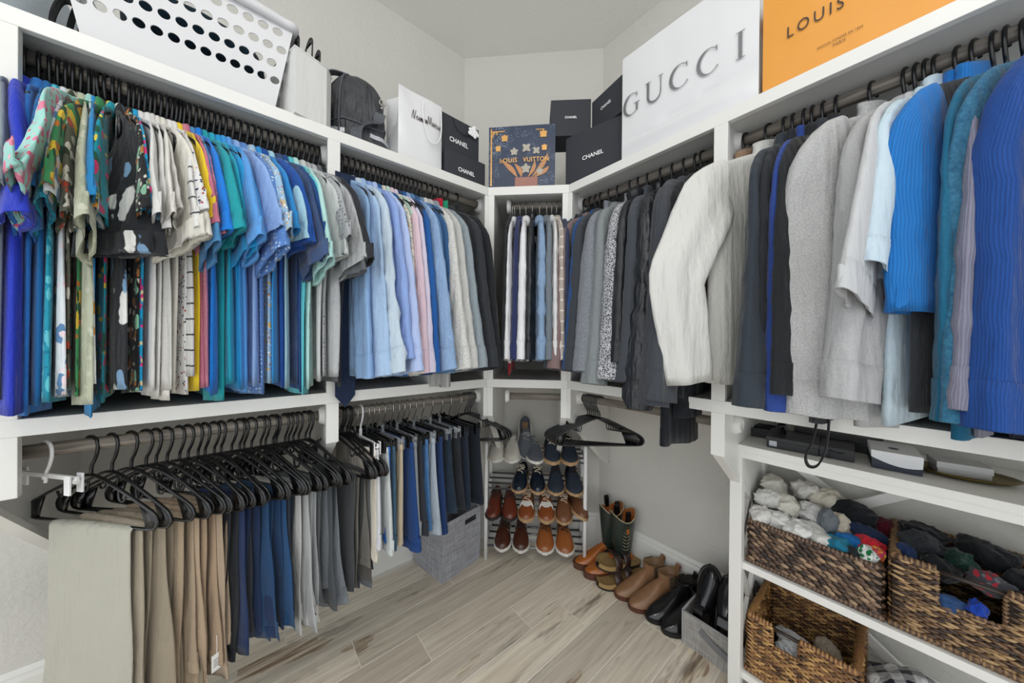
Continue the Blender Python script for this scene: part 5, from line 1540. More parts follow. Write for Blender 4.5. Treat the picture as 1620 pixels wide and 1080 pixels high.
def shoe_parts(t, upper, sole, lining, style='low', L=0.285, W=1.0, zs=0.016, laces=None, cap=None, heel=None, opening=True, pointed=0.0, sole_flat=False):
    HK = shoe_profile(style)
    v = np.concatenate([np.linspace(0, 0.1, 6), np.linspace(0.14, 0.86, 19), np.linspace(0.89, 1.0, 8)])
    w = np.interp(v, VK, WK) * W * (1 - pointed * np.clip((v - 0.6) / 0.4, 0, 1) * 0.35); h = np.interp(v, VK, HK)
    y = (0.5 - v) * L
    ph = np.linspace(0, PI, 19)
    c = spow(np.cos(ph), 0.62); s = np.sin(ph) ** 0.7
    rows = np.zeros((len(v), 19, 3))
    for i in range(len(v)):
        x = w[i] * c; z = zs * 0.6 + (h[i] - zs * 0.6) * s
        x = x * (1 - 0.28 * s * (1 if v[i] < 0.5 else 0.6))
        if opening and style == 'low' and 0.06 < v[i] < 0.41:
            mid = np.abs(np.cos(ph)) < 0.80
            z = np.where(mid, zs + 0.014, z)
            x = np.where(mid, np.clip(x, -w[i] * 0.52, w[i] * 0.52), x)
        rows[i] = np.stack([x, np.full(19, y[i]), z], -1)
    up = MB().loft(rows, False).build('upper', upper, t, True)
    n = len(v)
    out = [(w[i] + 0.003, y[i]) for i in range(n)] + [(-w[i] - 0.003, y[i]) for i in range(n - 1, -1, -1)]
    out[n - 1] = (out[n - 1][0], out[n - 1][1] - 0.004); out[n] = (out[n][0], out[n][1] - 0.004)
    so = MB()
    if sole_flat or heel is None:
        so.prism(out, 0.0, zs)
    else:
        k = 9
        so.prism(out, heel, heel + zs * 0.55)
        hh = [(w[i] + 0.002, y[i]) for i in range(k)] + [(-w[i] - 0.002, y[i]) for i in range(k - 1, -1, -1)]
        so.prism(hh, 0.0, heel)
        out2 = [(w[i] + 0.001, y[i]) for i in range(14, n)] + [(-w[i] - 0.001, y[i]) for i in range(n - 1, 13, -1)]
        so.prism(out2, 0.0, heel)
    so.build('sole', sole, t)
    if opening and style == 'low':
        tg = []
        for u in np.linspace(0, 1, 5):
            vv = 0.50 - 0.13 * u
            tg.append((0, (0.5 - vv) * L, np.interp(vv, VK, HK) + 0.003 + 0.012 * u))
        MB().ribbon(tg, (1, 0, 0), 0.036 * W, 0.003).build('tongue', upper, t)
        ins = [(w[i] * 0.5, y[i]) for i in range(6, 13)] + [(-w[i] * 0.5, y[i]) for i in range(12, 5, -1)]
        MB().prism(ins, zs + 0.0142, zs + 0.0165).build('insole', lining, t)
    if laces is not None:
        lc = MB()
        for k, vv in enumerate(np.linspace(0.45, 0.60, 4)):
            zz = np.interp(vv, VK, HK) + 0.0035
            yy = (0.5 - vv) * L
            sl = 0.006 * (1 if k % 2 else -1)
            lc.tube(crv([(-0.018 * W, yy + sl, zz - 0.010), (-0.009 * W, yy + sl * .5, zz), (0.009 * W, yy - sl * .5, zz), (0.018 * W, yy - sl, zz - 0.010)], 3), 0.0024, 5)
        zt = np.interp(0.45, VK, HK) + 0.006; yt = 0.05 * L
        for sg in (-1, 1):
            lc.tube(crv([(0, yt, zt), (sg * 0.014, yt - 0.004, zt + 0.004), (sg * 0.022, yt - 0.014, zt - 0.006), (sg * 0.012, yt - 0.012, zt - 0.004), (0, yt - 0.004, zt)], 4), 0.0022, 5)
        lc.build('laces', laces, t, True)
    if cap is not None:
        capm, v0, v1 = cap
        sel = [i for i in range(len(v)) if v0 <= v[i] <= v1]
        r = rows[sel].copy(); r[..., 0] *= 1.03; r[..., 2] = r[..., 2] * 1.025 + 0.0004
        r = r[:, 3:-3]
        r[0, :, 1] += 0.012 * np.cos(np.linspace(-PI, PI, r.shape[1])) ; r[-1, :, 1] -= 0.010 * np.cos(np.linspace(-2 * PI, 2 * PI, r.shape[1]))
        MB().loft(r, False).build('toe_overlay', capm, t, True)
    return rows
def shoe(label, loc, rot, upper, sole, group=None, tilt=(0, 0), name='shoe', **kw):
    t = thing(name, label, 'shoe', loc, rot, group)
    t.rotation_euler = (tilt[0], tilt[1], rot)
    shoe_parts(t, upper, sole, kw.pop('lining', LIN_TAN), **kw)
    return t
LIN_TAN = leather('#8a6a4a', 0.6); LIN_DK = plain('dark_lining', '#241d18', 0.8)
S_WHITE = plain('white_rubber', '#d9d7d0', 0.6); S_TAN = plain('tan_rubber', '#b08f6a', 0.6); S_DARK = plain('dark_rubber', '#2a2320', 0.6); S_BLACK = plain('black_rubber', '#121214', 0.5)
LACE_W = plain('beige_lace', '#cfc4b0', 0.8); LACE_D = plain('dark_lace', '#2b2522', 0.8); LACE_G = plain('grey_lace', '#8f8f90', 0.8)

# ---- shoe rack
M_CHROME = plain('dark_chrome', '#7d8085', 0.25, metal=0.9)
RK = (1.250, 1.2955, 0.0)
TIERS = (0.569, 0.404, 0.246, 0.077)
rk = thing('shoe_rack', 'white four-tier metal shoe rack in the slanted corner', 'shoe rack', RK, -PI / 4)
for s in (-1, 1):
    fr = rk
    for y, zt in ((0.0, 0.667), (0.165, 0.69)):
        MB().tube([(s * 0.278, y, 0.0), (s * 0.278, y, 0.3), (s * 0.278, y, zt - 0.01), (s * 0.278, y, zt)], [0.011, 0.011, 0.011, 0.006], 12).build('post', M_WHITEPL, rk, True)
    for z in TIERS:
        MB().tube([(s * 0.278, 0, z + 0.002), (s * 0.278, 0.165, z + 0.022)], 0.006, 8).build('crossbar', M_WHITEPL, rk, True)
for z in TIERS:
    for y in (0.0, 0.055, 0.11, 0.165):
        MB().tube([(-0.276, y, z + 0.002 + 0.12 * y), (0.276, y, z + 0.002 + 0.12 * y)], 0.0058, 8).build('rail', M_CHROME, rk, True)
def rack_pos(px_x, tier, y=0.10, dz=0.0):
    x, yy = px_x, y
    z = TIERS[tier] + 0.0095 + dz + 0.12 * (y - 0.14 * 1.0)
    return (RK[0] + (x + yy) * S2, RK[1] + (-x + yy) * S2, z)
def rshoe(label, x, tier, up, so, twist=0.0, y=0.066, tilt=(0.0, 0), dz=0.0, **kw):
    loc = rack_pos(x, tier, y, dz)
    tl = (0.119 + tilt[0], tilt[1])
    kw.setdefault('L', 0.235)
    return shoe(label, (loc[0], loc[1], TIERS[tier] + 0.0085 + 0.12 * y + dz), -PI / 4 + twist, up, so, tilt=tl, **kw)
gs = plain('pale_suede', '#c9c4ba', 0.85, bumpy=0.1, bscale=200)
sg = fabric('#5c6068', 'heather', '#4b4f57', wrinkle=0.0)
nv = plain('navy_suede', '#26303f', 0.8, bumpy=0.1, bscale=200, var=0.2)
nvl = leather('#16202e', 0.22)
rb = leather('#6a3020', 0.28); br = leather('#8a4a26', 0.25); brd = leather('#4a271a', 0.3); cg = leather('#9a5a2e', 0.26); tn = leather('#7a4f34', 0.4)
rshoe('left pale grey suede slip-on on the top tier of the rack', -0.222, 0, gs, S_WHITE, cap=(gs, 0.55, 0.72), W=1.0)
rshoe('right pale grey suede slip-on on the top tier of the rack', -0.132, 0, gs, S_WHITE, cap=(gs, 0.55, 0.72), W=1.0)
rshoe('grey canvas lace-up lying flat beneath its propped-up mate', -0.015, 0, sg, S_WHITE, 0.25, laces=LACE_G)
rshoe('grey canvas lace-up propped up on end on the top tier', -0.062, 0, sg, S_WHITE, 0.12, y=0.085, tilt=(0.95, 0.0), dz=0.085, laces=LACE_G)
rshoe('left navy suede derby with tan sole on the top tier', 0.09, 0, nv, S_TAN, 0.1, laces=LACE_W, zs=0.02)
rshoe('right navy suede derby with tan sole under the empty hangers', 0.192, 0, nv, S_TAN, 0.0, laces=LACE_W, zs=0.02)
rshoe('left glossy navy oxford with cream laces on the second tier', -0.082, 1, nvl, S_TAN, -0.12, laces=LACE_W, W=0.95)
rshoe('right glossy navy oxford with cream laces on the second tier', 0.012, 1, nvl, S_TAN, 0.04, laces=LACE_W, W=0.95)
rshoe('left dark navy suede shoe on the second tier', 0.118, 1, nv, S_TAN, -0.03, laces=LACE_D)
rshoe('right dark navy suede shoe with a loose lace on the second tier', 0.215, 1, nv, S_TAN, 0.08, laces=LACE_D)
rshoe('left reddish brown oxford on the third tier', -0.236, 2, rb, S_DARK, -0.02, laces=LACE_D, W=0.95)
rshoe('right reddish brown oxford on the third tier', -0.148, 2, rb, S_DARK, 0.1, laces=LACE_D, W=0.95)
rshoe('left two-tone brown and white wingtip on the third tier', -0.045, 2, br, S_TAN, -0.04, laces=LACE_W, cap=(S_WHITE, 0.62, 0.74), zs=0.02)
rshoe('right two-tone brown and white wingtip on the third tier', 0.062, 2, br, S_TAN, 0.04, laces=LACE_W, cap=(S_WHITE, 0.62, 0.74), zs=0.02)
rshoe('brown derby standing straight at the right of the third tier', 0.165, 2, tn, S_TAN, -0.05, laces=LACE_W)
rshoe('brown derby tipped sideways at the end of the third tier', 0.232, 2, tn, S_TAN, 0.3, tilt=(-0.1, 0.35), dz=0.015, laces=LACE_W, W=0.9)
rshoe('left dark brown loafer with white sole on the bottom tier', -0.182, 3, brd, S_WHITE, 0.0, laces=LACE_D, cap=(brd, 0.55, 0.7))
rshoe('right dark brown loafer with white sole on the bottom tier', -0.08, 3, brd, S_WHITE, 0.05, laces=LACE_D, cap=(brd, 0.55, 0.7))
rshoe('left cognac leather derby with white sole on the bottom tier', 0.06, 3, cg, S_WHITE, -0.02, laces=LACE_D, W=1.1)
rshoe('right cognac leather derby with white sole on the bottom tier', 0.168, 3, cg, S_WHITE, 0.04, laces=LACE_D, W=1.1)

# ---- footwear along the right wall: toes towards the room
def heading(dx, dy): return math.atan2(dx, -dy)     # rotation that turns the toe (-Y) to (dx, dy)
def put(toe, dx, dy, L):
    n = math.hypot(dx, dy); return (toe[0] - dx / n * L / 2, toe[1] - dy / n * L / 2, 0.0005), heading(dx, dy)
def shaft_rows(prof, cy, n=28, scallop=0.0, z_in=0.06):
    th = np.linspace(0, 2 * PI, n, endpoint=False); rows = []
    top = prof[-1][0]
    for z, rx, ry in prof:
        sc = scallop * np.clip((z - (top - 0.10)) / 0.10, 0, 1)
        zz = z + sc * (np.cos(2 * th + PI) * 1.0 - 0.2)
        rows.append(np.stack([rx * np.cos(th), cy + ry * np.sin(th), zz], -1))
    k = rows[-1].copy(); k[:, 0] *= 0.93; k[:, 1] = cy + (k[:, 1] - cy) * 0.93
    k2 = np.stack([prof[0][1] * 0.85 * np.cos(th), cy + prof[0][2] * 0.85 * np.sin(th), np.full(n, z_in)], -1)
    return np.array(rows), np.array([rows[-1], k, k2])
ORANGE_L = leather('#b5662a', 0.28, 0.35, bs=70); GREEN_L = leather('#25302b', 0.35, 0.3); S_BROWN = leather('#5a3423', 0.45)
STITCH = plain('cream_stitch', '#b9ac8c', 0.8)
for i, (toe, lab) in enumerate((((1.392, 1.130), 'far'), ((1.378, 1.050), 'near'))):
    dx, dy = -0.88, 0.46
    loc, rot = put(toe, dx, dy, 0.29)
    t = thing('cowboy_boot', '%s cowboy boot with orange foot and dark green stitched shaft' % lab, 'boot', loc, rot, 'pair of cowboy boots')
    shoe_parts(t, ORANGE_L, S_BROWN, LIN_TAN, 'bootfoot', 0.29, 1.0, 0.016, None, None, 0.022, False, 0.25)
    pr = [(0.085, 0.030, 0.047), (0.12, 0.034, 0.05), (0.17, 0.042, 0.056), (0.23, 0.05, 0.062), (0.28, 0.056, 0.066), (0.315, 0.059, 0.069)]
    ro, ri = shaft_rows(pr, 0.078, 28, 0.02)
    MB().loft(ro, True).build('shaft', GREEN_L, t, True)
    MB().loft(ri, True).build('shaft_lining', ORANGE_L, t, True)
    MB().tube(ro[-1], 0.0022, 6, closed=True).build('top_binding', STITCH, t, True)
    for sx in (-1, 1):
        MB().ribbon(crv([(sx * 0.056, 0.078, 0.30), (sx * 0.062, 0.078, 0.345), (sx * 0.05, 0.078, 0.345), (sx * 0.046, 0.078, 0.29)], 4), (0, 1, 0), 0.022, 0.003).build('pull_strap', M_BLACKPL, t)
        stt = MB()
        for k in range(9):
            z = 0.13 + k * 0.019
            rx = np.interp(z, [p[0] for p in pr], [p[1] for p in pr]) + 0.0008; ry = np.interp(z, [p[0] for p in pr], [p[2] for p in pr]) + 0.0008
            for sd in (-1, 1):
                pts = []
                for u in np.linspace(0.06, 0.55, 6):
                    a = (0 if sx > 0 else PI) + sd * u
                    pts.append((rx * math.cos(a), 0.078 + ry * math.sin(a), z + 0.022 * u / 0.55))
                stt.tube(pts, 0.0017, 4)
        stt.build('stitching', STITCH, t, True)
        mbd = MB().prism([(0, -0.022), (0.009, 0), (0, 0.022), (-0.009, 0)], -0.0012, 0.0012, Matrix.Translation((sx * 0.0535, 0.078, 0.245)) @ Matrix(((0, 0, 1, 0), (1, 0, 0, 0), (0, 1, 0, 0), (0, 0, 0, 1))))
        mbd.build('inlay', ORANGE_L, t)
# sandals
CORK = plain('cork', '#a98a58', 0.85, bumpy=0.15, bscale=160, var=0.3); STRAP = leather('#3a2420', 0.4); S_EVA = plain('sandal_sole', '#2b221c', 0.8)
def sandal(label, loc, rot, tilt):
    t = thing('sandal', label, 'sandal', loc, rot, 'pair of two-strap sandals'); t.rotation_euler = (tilt[0], tilt[1], rot)
    v = np.linspace(0, 1, 24); w = np.interp(v, VK, WK * 1.05) + 0.004; y = (0.5 - v) * 0.28
    out = [(w[i], y[i]) for i in range(24)] + [(-w[i], y[i]) for i in range(23, -1, -1)]
    MB().prism(out, 0.0, 0.010).build('outsole', S_EVA, t)
    # footbed: a contoured slab with raised edge
    rows = []
    for i in range(24):
        r = []
        for q in np.linspace(-1, 1, 11):
            r.append((w[i] * q * 0.995, y[i], 0.030 - 0.010 * (1 - abs(q) ** 3) * (1 if 0.05 < v[i] < 0.95 else 0.3) + 0.004 * math.sin(v[i] * PI)))
        rows.append([(r[0][0], r[0][1], 0.010)] + r + [(r[-1][0], r[-1][1], 0.010)])
    MB().loft(np.array(rows), False).build('footbed', CORK, t, True)
    for vv in (0.42, 0.66):
        yy = (0.5 - vv) * 0.28; ww = np.interp(vv, VK, WK * 1.05) + 0.006
        st_ = MB().ribbon(crv([(-ww, yy, 0.015), (-ww * 0.9, yy, 0.045), (-ww * 0.4, yy, 0.066), (ww * 0.4, yy, 0.066), (ww * 0.9, yy, 0.045), (ww, yy, 0.015)], 5), (0, 1, 0.0), 0.042, 0.003).build('strap', STRAP, t, True)
        MB().box(ww * 0.05, ww * 0.05 + 0.022, yy - 0.016, yy + 0.016, 0.0675, 0.071, 0.001).build('buckle', S_EVA, st_)
    return t
loc, rot = put((1.378, 0.965), -0.91, 0.41, 0.28)
sandal('brown two-strap cork sandal lying flat on the floor', loc, rot, (0, 0))
loc, rot = put((1.385, 0.985), -0.91, 0.38, 0.28)
sandal('brown two-strap cork sandal resting on top of its mate', (loc[0] + 0.012, loc[1] + 0.012, 0.062), rot + 0.1, (-0.16, 0.12))
# chelsea boots
CHEL = leather('#8f6a4c', 0.42, 0.4, bs=30); ELAST = fabric('#6f5a44', 'rib', '#54432f', wrinkle=0)
BLKL = leather('#17171a', 0.2, 0.3, 0.4)
def ankle_boot(label, toe, dx, dy, up, so, group, zip_=False):
    loc, rot = put(toe, dx, dy, 0.285)
    t = thing('ankle_boot', label, 'boot', loc, rot, group)
    shoe_parts(t, up, so, LIN_TAN, 'bootfoot', 0.285, 1.0, 0.014, None, None, 0.012, False, 0.1)
    pr = [(0.085, 0.031, 0.05), (0.105, 0.032, 0.051), (0.125, 0.035, 0.053), (0.140, 0.037, 0.055)]
    ro, ri = shaft_rows(pr, 0.072, 28, 0.006)
    MB().loft(ro, True).build('shaft', up, t, True); MB().loft(ri, True).build('lining', LIN_TAN if not zip_ else LIN_DK, t, True)
    for sx in (-1, 1):
        rows = [[(sx * (np.interp(z, [0.04, 0.085, 0.14], [0.0345, 0.0322, 0.0385])), 0.072 + q * wd, z) for q in np.linspace(-1, 1, 6)] for z, wd in ((0.05, 0.010), (0.09, 0.018), (0.137, 0.026))]
        MB().loft(np.array(rows), False).build('elastic_gusset' if not zip_ else 'zip_panel', ELAST if not zip_ else BLKL, t, True)
    MB().ribbon(crv([(0, 0.122, 0.12), (0, 0.136, 0.152), (0, 0.126, 0.16), (0, 0.118, 0.135)], 4), (1, 0, 0), 0.02, 0.003).build('pull_tab', up, t)
    return t
ankle_boot('farther brown leather chelsea boot behind the sandals', (1.388, 0.868), -0.91, 0.42, CHEL, S_BROWN, 'pair of brown chelsea boots')
ankle_boot('nearer brown leather chelsea boot beside the black boots', (1.378, 0.788), -0.91, 0.42, CHEL, S_BROWN, 'pair of brown chelsea boots')
ankle_boot('farther black leather ankle boot next to the brown boots', (1.384, 0.706), -0.91, 0.40, BLKL, S_BLACK, 'pair of black ankle boots', True)
ankle_boot('nearer black leather ankle boot half behind the grey bin', (1.376, 0.632), -0.92, 0.38, BLKL, S_BLACK, 'pair of black ankle boots', True)

# ---- fabric bins
def linen(c, c2):
    m, nt, b = new_mat('linen_weave')
    v = coords(nt)
    n1 = noise(nt, coords(nt, (8, 8, 260)), 1.6, 2); n2 = noise(nt, coords(nt, (260, 260, 8)), 1.6, 2)
    nt.links.new(mixc(nt, math_n(nt, 'MULTIPLY', math_n(nt, 'ADD', n1, n2), 0.5), srgb(c2), srgb(c)), b.inputs['Base Color'])
    nt.nodes[-1]; b.inputs['Roughness'].default_value = 0.9
    r = ramp(nt, math_n(nt, 'MULTIPLY', math_n(nt, 'ADD', n1, n2), 0.5), 0.38, 0.62, srgb(c2), srgb(c))
    nt.links.new(r, b.inputs['Base Color'])
    return m
M_LINEN = linen('#b4b5ba', '#7e7f87'); M_LINEN2 = linen('#b0ada8', '#84817d')
def fabric_bin(label, a, b, depth, h, mat, slot=True):
    loc, rot, w = face_pose(a, b, depth, 0.0005)
    t = thing('fabric_bin', label, 'bin', loc, rot)
    T = 0.006
    d = depth
    # front wall with a grip slot
    fr = MB()
    if slot:
        sx0, sx1, sz0, sz1 = 0.02, 0.10, h * 0.80, h * 0.87
        for x0, x1, z0, z1 in ((-w / 2, sx0, 0, h), (sx1, w / 2, 0, h), (sx0, sx1, 0, sz0), (sx0, sx1, sz1, h)):
            fr.box(x0, x1, -d / 2, -d / 2 + T, z0, z1)
    else:
        fr.box(-w / 2, w / 2, -d / 2, -d / 2 + T, 0, h)
    fr.build('front_wall', mat, t)
    MB().box(-w / 2, w / 2, d / 2 - T, d / 2, 0, h).build('back_wall', mat, t)
    for s in (-1, 1):
        x0, x1 = sorted((s * w / 2, s * (w / 2 - T)))
        MB().box(x0, x1, -d / 2 + T, d / 2 - T, 0, h).build('side_wall', mat, t)
    MB().box(-w / 2 + T, w / 2 - T, -d / 2 + T, d / 2 - T, 0, T).build('bottom', mat, t)
    rim = [(-w / 2, -d / 2, h), (w / 2, -d / 2, h), (w / 2, d / 2, h), (-w / 2, d / 2, h)]
    bd_ = MB()
    for i in range(4):
        bd_.tube([rim[i], rim[(i + 1) % 4]], 0.0028, 6)
    for x in (-1, 1): bd_.tube([(x * w / 2, -d / 2, 0.003), (x * w / 2, -d / 2, h)], 0.0022, 6)
    bd_.tube([(-w / 2 - 0.0005, 0.0, 0.003), (-w / 2 - 0.0005, 0.0, h)], 0.0022, 6)
    bd_.build('edge_piping', plain('grey_piping', '#a5a6ab', 0.8), t, True)
    return t, w
t, w = fabric_bin('tall grey linen fabric bin with a grip slot below the shorts', (0.772, 1.470), (1.030, 1.520), 0.24, 0.30, M_LINEN)
sl = MB()
for x0, x1 in ((0.02, 0.10),):
    sl.tube([(x0, -0.12, 0.24), (x1, -0.12, 0.24), (x1, -0.12, 0.261), (x0, -0.12, 0.261)], 0.003, 6, closed=True)
sl.build('grip_ring', M_BLACKPL, t, True)
t, w = fabric_bin('low grey linen bin with black shoes beside the white console table', (1.398, 0.562), (1.392, 0.275), 0.22, 0.135, M_LINEN2, False)
hd = MB().ribbon(crv([(-0.075, -0.112, 0.098), (-0.04, -0.116, 0.082), (0.0, -0.119, 0.07), (0.04, -0.118, 0.06), (0.075, -0.112, 0.055)], 5), (0, 0, 1), 0.026, 0.003)
hd.build('pull_handle', plain('grey_strap', '#77787a', 0.7), t)
for i, (x, y, tz, ty) in enumerate(((1.520, 0.500, 0.1, 1.0), (1.510, 0.43, 0.3, 0.95), (1.530, 0.362, 0.2, 1.05))):
    s_ = thing('dress_shoe', ('black dress boot standing toe up at the left of the low grey bin', 'black dress shoe leaning in the middle of the low grey bin', 'black dress shoe with a rounded toe partly behind the table leg')[i], 'shoe', (x, y, 0.15), 0, 'black dress shoes in the low grey bin')
    s_.rotation_euler = (Matrix.Rotation(0.25 + 0.15 * i, 3, 'Y') @ Matrix.Rotation(tz - 0.2, 3, 'Z') @ Matrix(((0, 0, -1), (1, 0, 0), (0, -1, 0)))).to_euler()
    shoe_parts(s_, BLKL, S_BLACK, LIN_DK, 'low', 0.28, 0.95, 0.014, None, None, 0.012, True)

# ------------------------------------------------------------------ white console table
TX0, TX1, TY0, TY1 = 1.305, 1.640, 0.372, -0.60
tb = thing('console_table', 'white console table with crossed side braces and two shelves', 'table', ((TX0 + TX1) / 2, (TY0 + TY1) / 2, 0.0))
ox, oy = tb.location.x, tb.location.y
def tbox(name, x0, x1, y0, y1, z0, z1, bev=0.002):
    return MB().box(min(x0, x1) - ox, max(x0, x1) - ox, min(y0, y1) - oy, max(y0, y1) - oy, z0, z1, bev).build(name, M_WHITE_FURN, tb)
tbox('table_top', TX0 - 0.008, TX1, TY0 + 0.008, TY1 - 0.008, 0.878, 0.9)
tbox('apron', TX0 + 0.006, TX0 + 0.024, TY0 - 0.03, TY1 + 0.03, 0.852, 0.878)
tbox('apron', TX1 - 0.024, TX1 - 0.006, TY0 - 0.03, TY1 + 0.03, 0.852, 0.878)
tbox('apron', TX0 + 0.03, TX1 - 0.03, TY0 - 0.024, TY0 - 0.006, 0.852, 0.878)
LEG = 0.036
for x in (TX0, TX1 - LEG):
    for y in (TY0 - LEG, TY1):
        tbox('leg', x, x + LEG, y, y + LEG, 0.0, 0.878)
for z, nm in ((0.488, 'shelf'), (0.108, 'shelf')):
    tbox(nm, TX0 + 0.02, TX1 - 0.01, TY0 - 0.016, TY1 + 0.016, z - 0.024, z)
def brace(a, b, wdir, w=0.03, th=0.014):
    a = np.array(a, float) - (ox, oy, 0); b = np.array(b, float) - (ox, oy, 0)
    d = b - a; L = np.linalg.norm(d); d /= L
    n = np.array(wdir, float); s = np.cross(d, n)
    M = Matrix(((d[0], s[0], n[0], (a[0] + b[0]) / 2), (d[1], s[1], n[1], (a[1] + b[1]) / 2), (d[2], s[2], n[2], (a[2] + b[2]) / 2), (0, 0, 0, 1)))
    MB().box(-L / 2, L / 2, -w / 2, w / 2, -th / 2, th / 2, 0.001, M).build('cross_brace', M_WHITE_FURN, tb)
ys = TY0 - 0.018
for z0, z1 in ((0.50, 0.85), (0.12, 0.46)):
    brace((TX0 + 0.03, ys, z0), (TX1 - 0.03, ys, z1), (0, 1, 0)); brace((TX0 + 0.03, ys - 0.002, z1), (TX1 - 0.03, ys - 0.002, z0), (0, 1, 0))
    for ya, yb in ((0.335, -0.125), (-0.125, -0.585)):
        brace((TX1 - 0.018, ya, z0), (TX1 - 0.018, yb, z1), (1, 0, 0)); brace((TX1 - 0.020, ya, z1), (TX1 - 0.020, yb, z0), (1, 0, 0))

# things on the table
ZTB = 0.9005
M_BLKBOX = plain('black_box_card', '#1c1d20', 0.5, bumpy=0.03, bscale=200)
t = thing('open_box', 'small open black box at the left end of the console table', 'box', (1.50, 0.325, ZTB), 0.15)
for x0, x1, y0, y1, z0, z1, nm in ((-.05, .05, -.042, -.039, 0, .032, 'wall_panel'), (-.05, .05, .039, .042, 0, .032, 'wall_panel'), (-.05, -.047, -.039, .039, 0, .032, 'wall_panel'), (.047, .05, -.039, .039, 0, .032, 'wall_panel'), (-.047, .047, -.039, .039, 0, .003, 'bottom')):
    MB().box(x0, x1, y0, y1, z0, z1).build(nm, M_BLKBOX, t)
cl_ = cloth_lump('glove', 'black crumpled cloth inside the small open black box', 'cloth', (1.50, 0.325, ZTB + 0.004), (0.08, 0.066, 0.042), (0, 0, 0.3), fabric('#141518'), 21, amp=0.5)
t = card_box('watch_box', 'flat black box with a small silver label on the console table', (1.42, 0.222, ZTB), 0.10 - PI / 2, 0.125, 0.15, 0.036, M_BLKBOX, 0.014)
MB().box(-0.056, -0.036, -0.0785, -0.0772, 0.006, 0.024, 0.0004).build('label_plate', M_SILVER, t)
pf = MB()
t2 = thing('sunglasses', 'folded black sunglasses lying on the flat black box', 'sunglasses', (1.45, 0.255, ZTB + 0.037), 0.3)
for s in (-1, 1):
    MB().tube([(s * 0.032 + 0.024 * math.cos(q), 0.0, 0.021 + 0.02 * math.sin(q)) for q in np.linspace(0, 2 * PI, 16, endpoint=False)], 0.003, 6, closed=True).build('rim', M_BLACKPL, t2, True)
    MB().lathe([(0.0, 0.0), (0.022, 0.0), (0.022, 0.001), (0.0, 0.001)], 16, Matrix.Translation((s * 0.032, 0, 0.021)) @ Matrix.Rotation(PI / 2, 4, 'X') @ Matrix.Diagonal((1, 0.85, 1, 1))).build('lens', plain('dark_lens', '#101214', 0.1), t2, True)
    MB().tube(crv([(s * 0.058, 0.0, 0.03), (s * 0.05, 0.02, 0.026), (-s * 0.03, 0.012 + 0.005 * s, 0.02), (-s * 0.05, 0.01 + 0.005 * s, 0.008)], 4), 0.0025, 6).build('temple', M_BLACKPL, t2, True)
MB().tube([(-0.009, 0, 0.028), (0, 0, 0.031), (0.009, 0, 0.028)], 0.0028, 6).build('bridge', M_BLACKPL, t2, True)
t = card_box('watch_box', 'plain matte black box with a drawstring on the console table', (1.42, 0.118, ZTB), 0.06 - PI / 2, 0.075, 0.12, 0.034, M_BLKBOX, 0.0)
MB().tube(crv([(-0.015, -0.0635, 0.026), (-0.012, -0.068, 0.012), (-0.018, -0.066, 0.002)], 5), 0.0015, 5).tube(crv([(-0.015, -0.0635, 0.026), (0.004, -0.066, 0.02), (0.016, -0.065, 0.023)], 5), 0.0015, 5).build('drawstring', M_BLACKPL, t, True)
card_box('watch_box', 'larger black box at the back of the console table', (1.56, 0.13, ZTB), -PI / 2, 0.2, 0.12, 0.048, M_BLKBOX, 0.02)
t = thing('gift_box', 'white and navy box with a curved colour band on the table', 'box', (1.425, 0.006, ZTB), 0.10 - PI / 2)
bw_, bd_, bh_ = 0.09, 0.13, 0.05
M_NAVYC = plain('navy_card', '#1f2638', 0.5); M_WHC = plain('white_card', '#dedfe2', 0.45)
MB().box(-bw_ / 2, bw_ / 2, -bd_ / 2, bd_ / 2, 0, bh_ * 0.62, 0.001).build('base', M_NAVYC, t)
MB().box(-bw_ / 2 - 0.001, bw_ / 2 + 0.001, -bd_ / 2 - 0.001, bd_ / 2 + 0.001, bh_ * 0.62, bh_, 0.001).build('lid', M_WHC, t)
u = np.linspace(0, 1, 12)
fr = MB(); zc = bh_ * 0.62 - 0.017 * np.sin(u * PI * 0.75)
V = [(-bw_ / 2 + bw_ * a, -bd_ / 2 - 0.0014, z) for a, z in zip(u, zc)] + [(-bw_ / 2 + bw_ * a, -bd_ / 2 - 0.0014, bh_ * 0.64) for a in u]
fr.add(V, [(i, i + 1, 12 + i + 1, 12 + i) for i in range(11)]); fr.build('curved_band', M_WHC, t)
MB().lathe([(0.006, 0.0), (0.010, 0.0), (0.010, 0.0008), (0.006, 0.0008)], 20, Matrix.Translation((0, -0.01, bh_))).build('emblem', M_NAVYC, t)
# oval tray with a silver box
M_BRASS = plain('aged_brass', '#7a6a3c', 0.35, metal=0.9, var=0.3)
t = thing('oval_tray', 'oval brass tray at the right end of the console table', 'tray', (1.452, -0.112, ZTB), -PI / 2 + 0.1)
rows = []
for r, z in ((0.0, 0.002), (0.72, 0.002), (0.85, 0.004), (1.0, 0.012), (1.0, 0.0135), (0.84, 0.006), (0.0, 0.0045)):
    rows.append([(0.088 * max(r, 0.001) * math.cos(a), 0.062 * max(r, 0.001) * math.sin(a), z) for a in np.linspace(0, 2 * PI, 40, endpoint=False)])
MB().loft(rows, True, True, True).build('dish', M_BRASS, t, True)
M_SILBOX = plain('pearl_grey_card', '#a9a9a8', 0.35, metal=0.3)
card_box('jewellery_box', 'flat silver grey box standing on the oval brass tray', (1.457, -0.105, ZTB + 0.006), -PI / 2 + 0.2, 0.085, 0.07, 0.032, M_SILBOX, 0.018)

